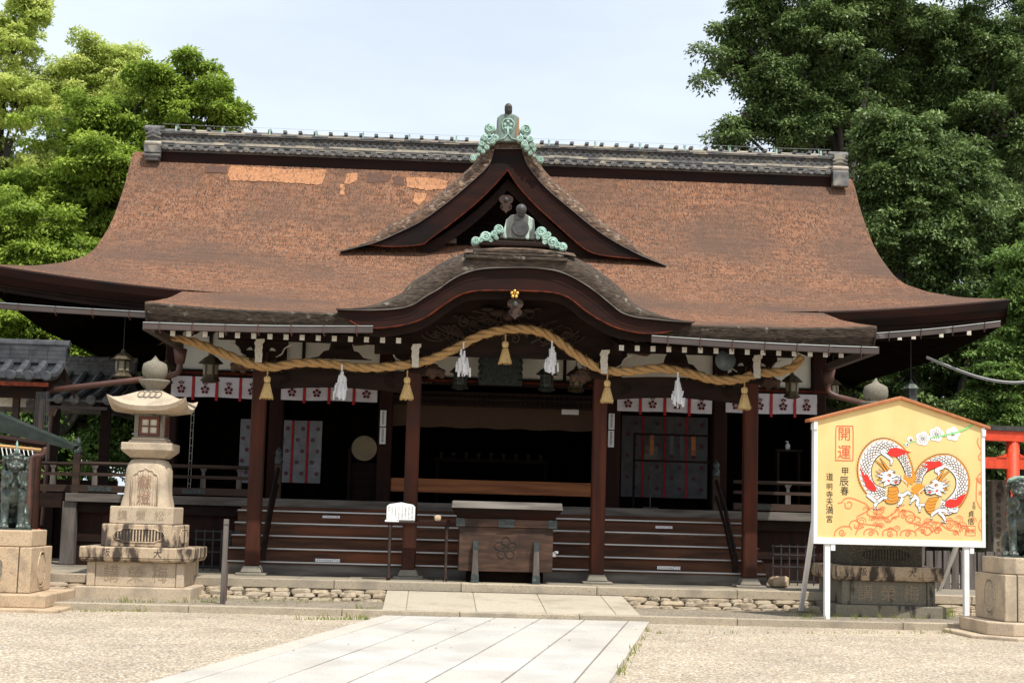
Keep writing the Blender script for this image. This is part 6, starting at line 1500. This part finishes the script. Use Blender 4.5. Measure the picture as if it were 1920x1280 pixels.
m = MB(); q = P(0,745,Ya); m.box(-10.8,P(30,745,Ya).x,Ya+.6,Ya+.62,q.z-.1,q.z+.06); m.build('white_slats','white',ga)
Yb = 30.0; xb0, xb1 = P(85,750,Yb).x, P(202,755,Yb).x; zeb = P(150,752,Yb).z
gb = thing('tiled_shed', 'farther building with heavy round-tiled roof showing between the hall and the near shed', 'building', (-8.4,31.5,0), 'tiled buildings at the left edge')
tile_roof(gb, -12.5, xb1, Yb, Yb+2.2, zeb, P(170,668,Yb+2.2).z-.38, .30, .085, mt='tile')
m = MB(); m.box(-12.5, xb1, Yb-.06, Yb+.02, zeb-.16, zeb-.10); m.build('gutter','gutter',gb)
m = MB()
for px in (100,196): q = P(px,800,Yb+.3); m.box(q.x-.09,q.x+.09,Yb+.3,Yb+.45,0,zeb)
m.box(-12.5,xb1-.1,Yb+1.8,Yb+1.9,0,1.9); m.build('post','wood_dark',gb)
m = MB(); q = P(97,790,Yb); m.tube([(q.x,Yb-.05,zeb-.15),(q.x,Yb-.05,zeb-.4),(q.x-.05,Yb-.05,1.0)], .045, 8); m.taper(q.x,Yb-.05,zeb-.3,zeb-.14,.1,.1,.2,.14); m.build('downpipe','pipe',gb)
m = MB(); m.box(-12.5, xb1-.1, Yb+.5, Yb+.55, 0, 1.35); m.build('plank_wall','wood_dark_v',gb)
# low green sheet roof + small awning and pipe of the near shed
a, b, c_, d = P(-60,752,23.6), P(140,836,23.6), P(136,843,23.6), P(-60,795,23.6)
m = MB(); m.prism([a,b,c_,d],(0,.35,.03)); tag(m.build('sheet_canopy','green_sheet',org=(-8,23.6,2)),'low sloping green sheet canopy behind the left lion statue','canopy')
r = thing('wooden_rack','brown railed rack with strung paper fortunes and a downpipe behind the left lion statue','rack',(-7.4,22.8,0))
a, b = P(-40,815,22.8), P(86,834,22.8); m = MB(); m.tube([a,b], .05, 4); m.build('rail','wood_red_h',r)
m = MB(); m.tube([P(-40,832,22.8),P(78,843,22.8)], .03, 6); m.build('pale_rail','rope',r)
m = MB(); m.tube(smooth_path([P(84,838,22.8),P(80,852,22.8),P(62,856,22.8),P(56,872,22.8)],4)+[P(52,985,22.8),P(51,1100,22.8)], .035, 8); m.build('downpipe','pipe',r,smooth=True)
m = MB(); m.tube([P(-30,820,22.9),P(-30,1120,22.9)],.05,6); m.tube([P(38,900,22.9),P(38,1120,22.9)],.03,6); m.build('post','wood_grey_v',r)
m = MB()
for k_ in range(8): q = P(2+8*k_,838,22.78); m.add([q,q+Vector((.03,0,-.12)),q+Vector((.045,0,-.12)),q+Vector((.015,0,0))],[(0,1,2,3)])
m.build('tied_papers','paper',r)
q = P(82,1020,23.0); q.x -= .13; co = thing('traffic_cone','red traffic cone half hidden behind the left pedestal','traffic cone',(q.x,23.6,PZ*.2))
m = MB(); m.lathe((q.x,23.2,.05),[(.17,0),(.17,.02),(.13,.03),(.03,.98),(.0,1.0)],16); m.build('cone_body','cone',co,smooth=True)
m = MB(); m.box(q.x-.19,q.x+.19,23.01,23.39,.052,.07); m.build('cone_base','cone',co)
# net hanging beside the near shed
nt_ = MB()
a, b = P(68,735,24.2), P(85,860,24.2)
for k_ in range(9): nt_.tube([(a.x+.022*k_,24.2,a.z),(a.x+.028*k_+.03*math.sin(k_),24.2,b.z)], .0025, 3)
for k_ in range(40): z = a.z-(a.z-b.z)*k_/40; nt_.tube([(a.x,24.2,z),(a.x+.21,24.2,z+.01)], .002, 3)
tag(nt_.build('bird_net','net',org=a),'fine dark net hanging beside the near tiled shed','net')
# cable at the right
pts = [P(1737,668,27.2),P(1790,690,27.2),P(1840,707,27.2),P(1885,715,27.2),P(1925,714,27.2),P(1990,700,27.2)]
m = MB(); m.tube(smooth_path(pts,6), .014, 6); m.tube([p+Vector((0,.02,-.025)) for p in smooth_path(pts,6)], .010, 5); tag(m.build('cable','cable',org=pts[2]),'pale sagging double cable running from the right eave','cable')

# ================================================================== TREES
def leaves(rng, centers, radii, per, size, droop, flat=.5):
    """leaf rhombi gathered in small clumps; returns verts, var"""
    n = len(centers); idx = np.repeat(np.arange(n), per); N = len(idx)
    d = rng.normal(size=(N,3)); d /= np.linalg.norm(d,axis=1)[:,None]; d[:,2] = np.where(rng.random(N) < .7, np.abs(d[:,2]), d[:,2])
    rr = radii[idx]*(.55+.5*rng.random(N)); pos = centers[idx]+d*rr[:,None]*np.array([1,1,flat])
    out = d*np.array([1,1,.3])+rng.normal(size=(N,3))*.55; out[:,2] -= droop; out /= np.linalg.norm(out,axis=1)[:,None]
    nrm = rng.normal(size=(N,3))*.6+np.array([0,0,1.0])+d*.5; side = np.cross(out,nrm); side /= np.linalg.norm(side,axis=1)[:,None]
    s = size*(.6+.8*rng.random(N)); a = pos; b = pos+out*s[:,None]*.5+side*s[:,None]*.24; c_ = pos+out*s[:,None]; e = pos+out*s[:,None]*.5-side*s[:,None]*.24
    v = np.stack([a,b,c_,e],1).reshape(-1,3)
    cvar = rng.random(n)[idx]
    var = np.clip(.25+.5*(cvar-.5)+.55*d[:,2]*.8+rng.normal(size=N)*.18,0,1)  # upper leaves of each clump tinted lighter, as if lit from above
    return v, var
def tree(name, label, grp, base, trunk_top, lobes, matn, seed, nclump, per, size, clump_r, droop=.5, trunk_r=.4, flat=.5):
    rng = np.random.default_rng(seed); random.seed(seed)
    r = thing(name, label, 'tree', base, grp)
    cs, rs_, twigs = [], [], []
    area = np.array([l[3]*l[5] for l in lobes]); nb = np.maximum(4, (area/area.sum()*nclump/4.2).astype(int))
    for l, k_ in zip(lobes, nb):
        c0 = np.array(l[:3]); rr_ = np.array(l[3:6])*.84
        for _ in range(k_):
            d = rng.normal(size=3); d[1] *= .8; d[2] = d[2]*.8+.15; d /= np.linalg.norm(d); st0 = c0-d*rr_*.15+rng.normal(size=3)*.2; reach = rng.uniform(.65,1.15); bend = rng.normal(size=3)*.25; line = []
            for q in (.25,.5,.72,.9,1.05):
                p_ = st0+d*rr_*q*reach+bend*q*q*rr_-np.array([0,0,.25*q*q]); line.append(p_)
                if q > .3 and rng.random() < .9: cs.append(p_+rng.normal(size=3)*.12); rs_.append(clump_r*rng.uniform(.65,1.15)*(1.15-.35*q))
            twigs.append([Vector(st0)]+[Vector(p) for p in line[:4]])
    cs = np.array(cs); rad_ = np.array(rs_)
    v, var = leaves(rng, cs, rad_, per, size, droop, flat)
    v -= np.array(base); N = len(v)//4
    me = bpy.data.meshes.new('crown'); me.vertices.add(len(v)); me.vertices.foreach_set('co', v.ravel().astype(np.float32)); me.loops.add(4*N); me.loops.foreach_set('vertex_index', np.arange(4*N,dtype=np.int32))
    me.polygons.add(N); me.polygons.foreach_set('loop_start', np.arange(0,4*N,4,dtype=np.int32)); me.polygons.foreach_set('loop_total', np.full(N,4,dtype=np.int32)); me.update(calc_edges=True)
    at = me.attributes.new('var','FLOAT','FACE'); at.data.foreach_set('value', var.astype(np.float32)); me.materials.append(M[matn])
    o = bpy.data.objects.new('crown', me); C.objects.link(o); o.parent = r
    m = MB(); tp = Vector(trunk_top); b0 = Vector(base)
    m.tube([b0, b0.lerp(tp,.3)+Vector((.1,0,0)), b0.lerp(tp,.7)-Vector((.1,0,0)), tp], [trunk_r*1.3,trunk_r,trunk_r*.75,trunk_r*.4], 10)
    for l in lobes:
        st_ = b0.lerp(tp, random.uniform(.45,.95)); e = Vector(l[:3]); mid_ = st_.lerp(e,.5)+Vector((random.uniform(-.3,.3),random.uniform(-.3,.3),random.uniform(.1,.5)))
        m.tube(smooth_path([st_,mid_,e],4), [trunk_r*.42*(1-.8*i/8) for i in range(9)], 6)
    for tw in twigs: m.tube(tw, [.055,.045,.035,.025,.012], 4)
    m.build('trunk','trunk',r,smooth=True); return r
def lobe(px, py, Y, rpx, rpy, ry=None):
    q = P(px,py,Y); k_ = Y/FPX; return (q.x,Y,q.z,rpx*k_,(ry or rpx*k_*.9),rpy*k_)
TG, TG2 = 'bright green trees behind the left side of the hall', 'dark trees behind the right side of the hall'
YL = 44
tree('broadleaf_tree','yellow green tree with thin dark branches at the top left corner',TG,(-15,YL+2,0),(P(20,260,YL+2)),
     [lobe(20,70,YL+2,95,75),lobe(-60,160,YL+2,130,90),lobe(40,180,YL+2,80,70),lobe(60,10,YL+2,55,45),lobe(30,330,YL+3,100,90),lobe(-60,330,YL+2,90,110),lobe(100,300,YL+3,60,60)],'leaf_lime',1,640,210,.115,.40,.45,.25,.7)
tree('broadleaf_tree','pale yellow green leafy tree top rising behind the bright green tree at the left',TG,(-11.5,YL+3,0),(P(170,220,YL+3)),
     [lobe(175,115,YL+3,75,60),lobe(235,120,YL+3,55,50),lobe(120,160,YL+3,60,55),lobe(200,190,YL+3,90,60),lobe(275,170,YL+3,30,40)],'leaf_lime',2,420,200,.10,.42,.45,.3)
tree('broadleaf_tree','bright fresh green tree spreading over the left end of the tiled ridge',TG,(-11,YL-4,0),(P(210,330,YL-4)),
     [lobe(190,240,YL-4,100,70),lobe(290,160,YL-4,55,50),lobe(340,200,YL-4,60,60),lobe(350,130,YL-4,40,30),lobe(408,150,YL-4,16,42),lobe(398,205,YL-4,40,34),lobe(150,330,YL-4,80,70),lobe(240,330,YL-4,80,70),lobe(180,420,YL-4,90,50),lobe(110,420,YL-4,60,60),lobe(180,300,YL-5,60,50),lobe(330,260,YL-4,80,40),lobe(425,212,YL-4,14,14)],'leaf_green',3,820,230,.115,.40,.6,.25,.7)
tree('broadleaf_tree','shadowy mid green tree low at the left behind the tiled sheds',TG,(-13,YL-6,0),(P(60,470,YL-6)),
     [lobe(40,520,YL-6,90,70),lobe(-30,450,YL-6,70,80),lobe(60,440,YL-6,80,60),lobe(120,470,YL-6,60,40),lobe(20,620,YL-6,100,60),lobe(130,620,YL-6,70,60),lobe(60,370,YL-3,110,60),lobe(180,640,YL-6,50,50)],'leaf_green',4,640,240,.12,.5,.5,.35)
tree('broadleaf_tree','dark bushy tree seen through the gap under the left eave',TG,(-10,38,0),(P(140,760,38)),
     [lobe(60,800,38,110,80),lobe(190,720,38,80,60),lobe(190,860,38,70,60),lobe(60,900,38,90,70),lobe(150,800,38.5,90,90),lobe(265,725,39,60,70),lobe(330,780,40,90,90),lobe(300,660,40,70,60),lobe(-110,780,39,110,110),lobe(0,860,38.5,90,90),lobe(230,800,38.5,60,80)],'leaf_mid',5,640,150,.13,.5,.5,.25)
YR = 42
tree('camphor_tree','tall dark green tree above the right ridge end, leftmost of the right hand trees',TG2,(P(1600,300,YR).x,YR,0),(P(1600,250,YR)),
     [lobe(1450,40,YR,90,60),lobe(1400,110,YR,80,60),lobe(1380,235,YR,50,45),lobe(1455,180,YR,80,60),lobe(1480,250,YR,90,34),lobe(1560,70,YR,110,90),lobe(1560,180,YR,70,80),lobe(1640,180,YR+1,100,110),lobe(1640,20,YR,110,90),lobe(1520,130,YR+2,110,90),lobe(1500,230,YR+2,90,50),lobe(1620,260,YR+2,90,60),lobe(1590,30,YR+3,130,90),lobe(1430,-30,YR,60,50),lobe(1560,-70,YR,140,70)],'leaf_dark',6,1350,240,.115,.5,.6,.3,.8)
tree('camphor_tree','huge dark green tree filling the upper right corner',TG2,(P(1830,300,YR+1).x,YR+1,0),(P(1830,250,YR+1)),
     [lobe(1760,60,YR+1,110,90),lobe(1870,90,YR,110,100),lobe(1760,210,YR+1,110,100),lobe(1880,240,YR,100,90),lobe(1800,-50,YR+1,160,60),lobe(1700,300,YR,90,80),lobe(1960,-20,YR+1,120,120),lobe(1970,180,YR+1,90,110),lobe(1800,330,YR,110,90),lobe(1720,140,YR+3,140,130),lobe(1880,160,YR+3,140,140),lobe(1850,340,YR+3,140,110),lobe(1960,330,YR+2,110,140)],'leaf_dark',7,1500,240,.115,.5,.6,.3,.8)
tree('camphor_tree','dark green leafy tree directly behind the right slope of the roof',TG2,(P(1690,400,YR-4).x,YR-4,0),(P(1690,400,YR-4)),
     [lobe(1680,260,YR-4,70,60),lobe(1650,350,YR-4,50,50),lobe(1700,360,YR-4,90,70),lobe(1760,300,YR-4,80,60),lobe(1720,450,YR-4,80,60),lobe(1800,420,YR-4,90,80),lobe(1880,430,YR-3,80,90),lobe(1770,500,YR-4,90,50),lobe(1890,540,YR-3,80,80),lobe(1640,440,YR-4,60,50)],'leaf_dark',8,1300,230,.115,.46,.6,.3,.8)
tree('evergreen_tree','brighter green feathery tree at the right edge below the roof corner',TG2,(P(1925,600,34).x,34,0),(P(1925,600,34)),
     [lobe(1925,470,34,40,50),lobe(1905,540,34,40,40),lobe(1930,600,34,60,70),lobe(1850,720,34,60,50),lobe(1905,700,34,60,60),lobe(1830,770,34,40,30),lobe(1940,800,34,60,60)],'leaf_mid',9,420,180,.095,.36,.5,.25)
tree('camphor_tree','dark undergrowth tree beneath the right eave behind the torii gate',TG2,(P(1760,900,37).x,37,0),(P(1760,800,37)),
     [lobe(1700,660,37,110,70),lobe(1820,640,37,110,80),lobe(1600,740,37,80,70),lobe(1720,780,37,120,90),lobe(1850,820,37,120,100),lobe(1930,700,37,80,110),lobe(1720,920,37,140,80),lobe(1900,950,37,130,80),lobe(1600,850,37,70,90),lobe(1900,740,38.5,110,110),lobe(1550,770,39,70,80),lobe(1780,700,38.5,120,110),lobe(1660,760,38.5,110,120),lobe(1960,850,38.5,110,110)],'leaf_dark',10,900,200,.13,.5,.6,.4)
# grass tufts along the kerb and path edge
random.seed(5)
m = MB()
def tuft(x, y, z, n, h):
    for _ in range(n):
        a = random.random()*6.28; r_ = random.random()*.07; bx_, by_ = x+r_*math.cos(a), y+r_*math.sin(a); hh = h*random.uniform(.4,1.1); le = random.uniform(-.5,.5)*hh; w = .004
        m.add([(bx_-w,by_,z),(bx_+w,by_,z),(bx_+le*.5+w*.6,by_+le*.2,z+hh*.65),(bx_+le,by_+le*.3,z+hh)], [(0,1,2,3)])
for _ in range(260):
    px, py = random.choice(((random.uniform(140,360),1146),(random.uniform(540,690),1161),(random.uniform(390,450),1130),(random.uniform(160,400),1141),(random.uniform(1165,1215),random.uniform(1180,1260)),(random.uniform(650,705),random.uniform(1152,1160)),(random.uniform(1225,1900),1187)))
    if px > 1160 and px < 1216: u = random.random(); px = 1215-55*u; py = 1180+85*u
    q = G(px, py, .0); 
    z0 = .085 if q.y > 21.65 else 0
    tuft(q.x, q.y, z0, random.randint(2,6) , .05 if random.random() < .8 else .10)
for _ in range(160): q = G(random.uniform(1480,1900), random.uniform(1150,1166), .055); tuft(q.x,q.y,.085,3,.09)
for _ in range(120): q = G(random.uniform(330,720), random.uniform(1122,1134), .055); tuft(q.x,q.y,.085,3,.06)
for _ in range(60): q = G(random.gauss(1770,8), random.gauss(1157,3), .055); tuft(q.x,q.y,.085,6,.16)
tag(m.build('grass','grass'),'sparse short grass tufts growing along the kerb and the path edge','grass',kind='stuff')
m = MB()
for _ in range(80):
    x, y = random.uniform(-7,9), random.uniform(12.5,21.2); z = .045 if -.64+(y-21.27)*dx < x < 3.01+(y-21.27)*dx else .006
    a = random.random()*6.28; l_ = random.uniform(.008,.022); c_, s_ = math.cos(a)*l_, math.sin(a)*l_
    m.add([(x-c_,y-s_,z),(x+s_*.4,y-c_*.4,z+.006),(x+c_,y+s_,z+.003),(x-s_*.4,y+c_*.4,z+.008)], [(0,1,2,3)])
tag(m.build('fallen_leaves','bark_old'),'scattered small dry brown leaves lying on the gravel and the path','leaves',kind='stuff')
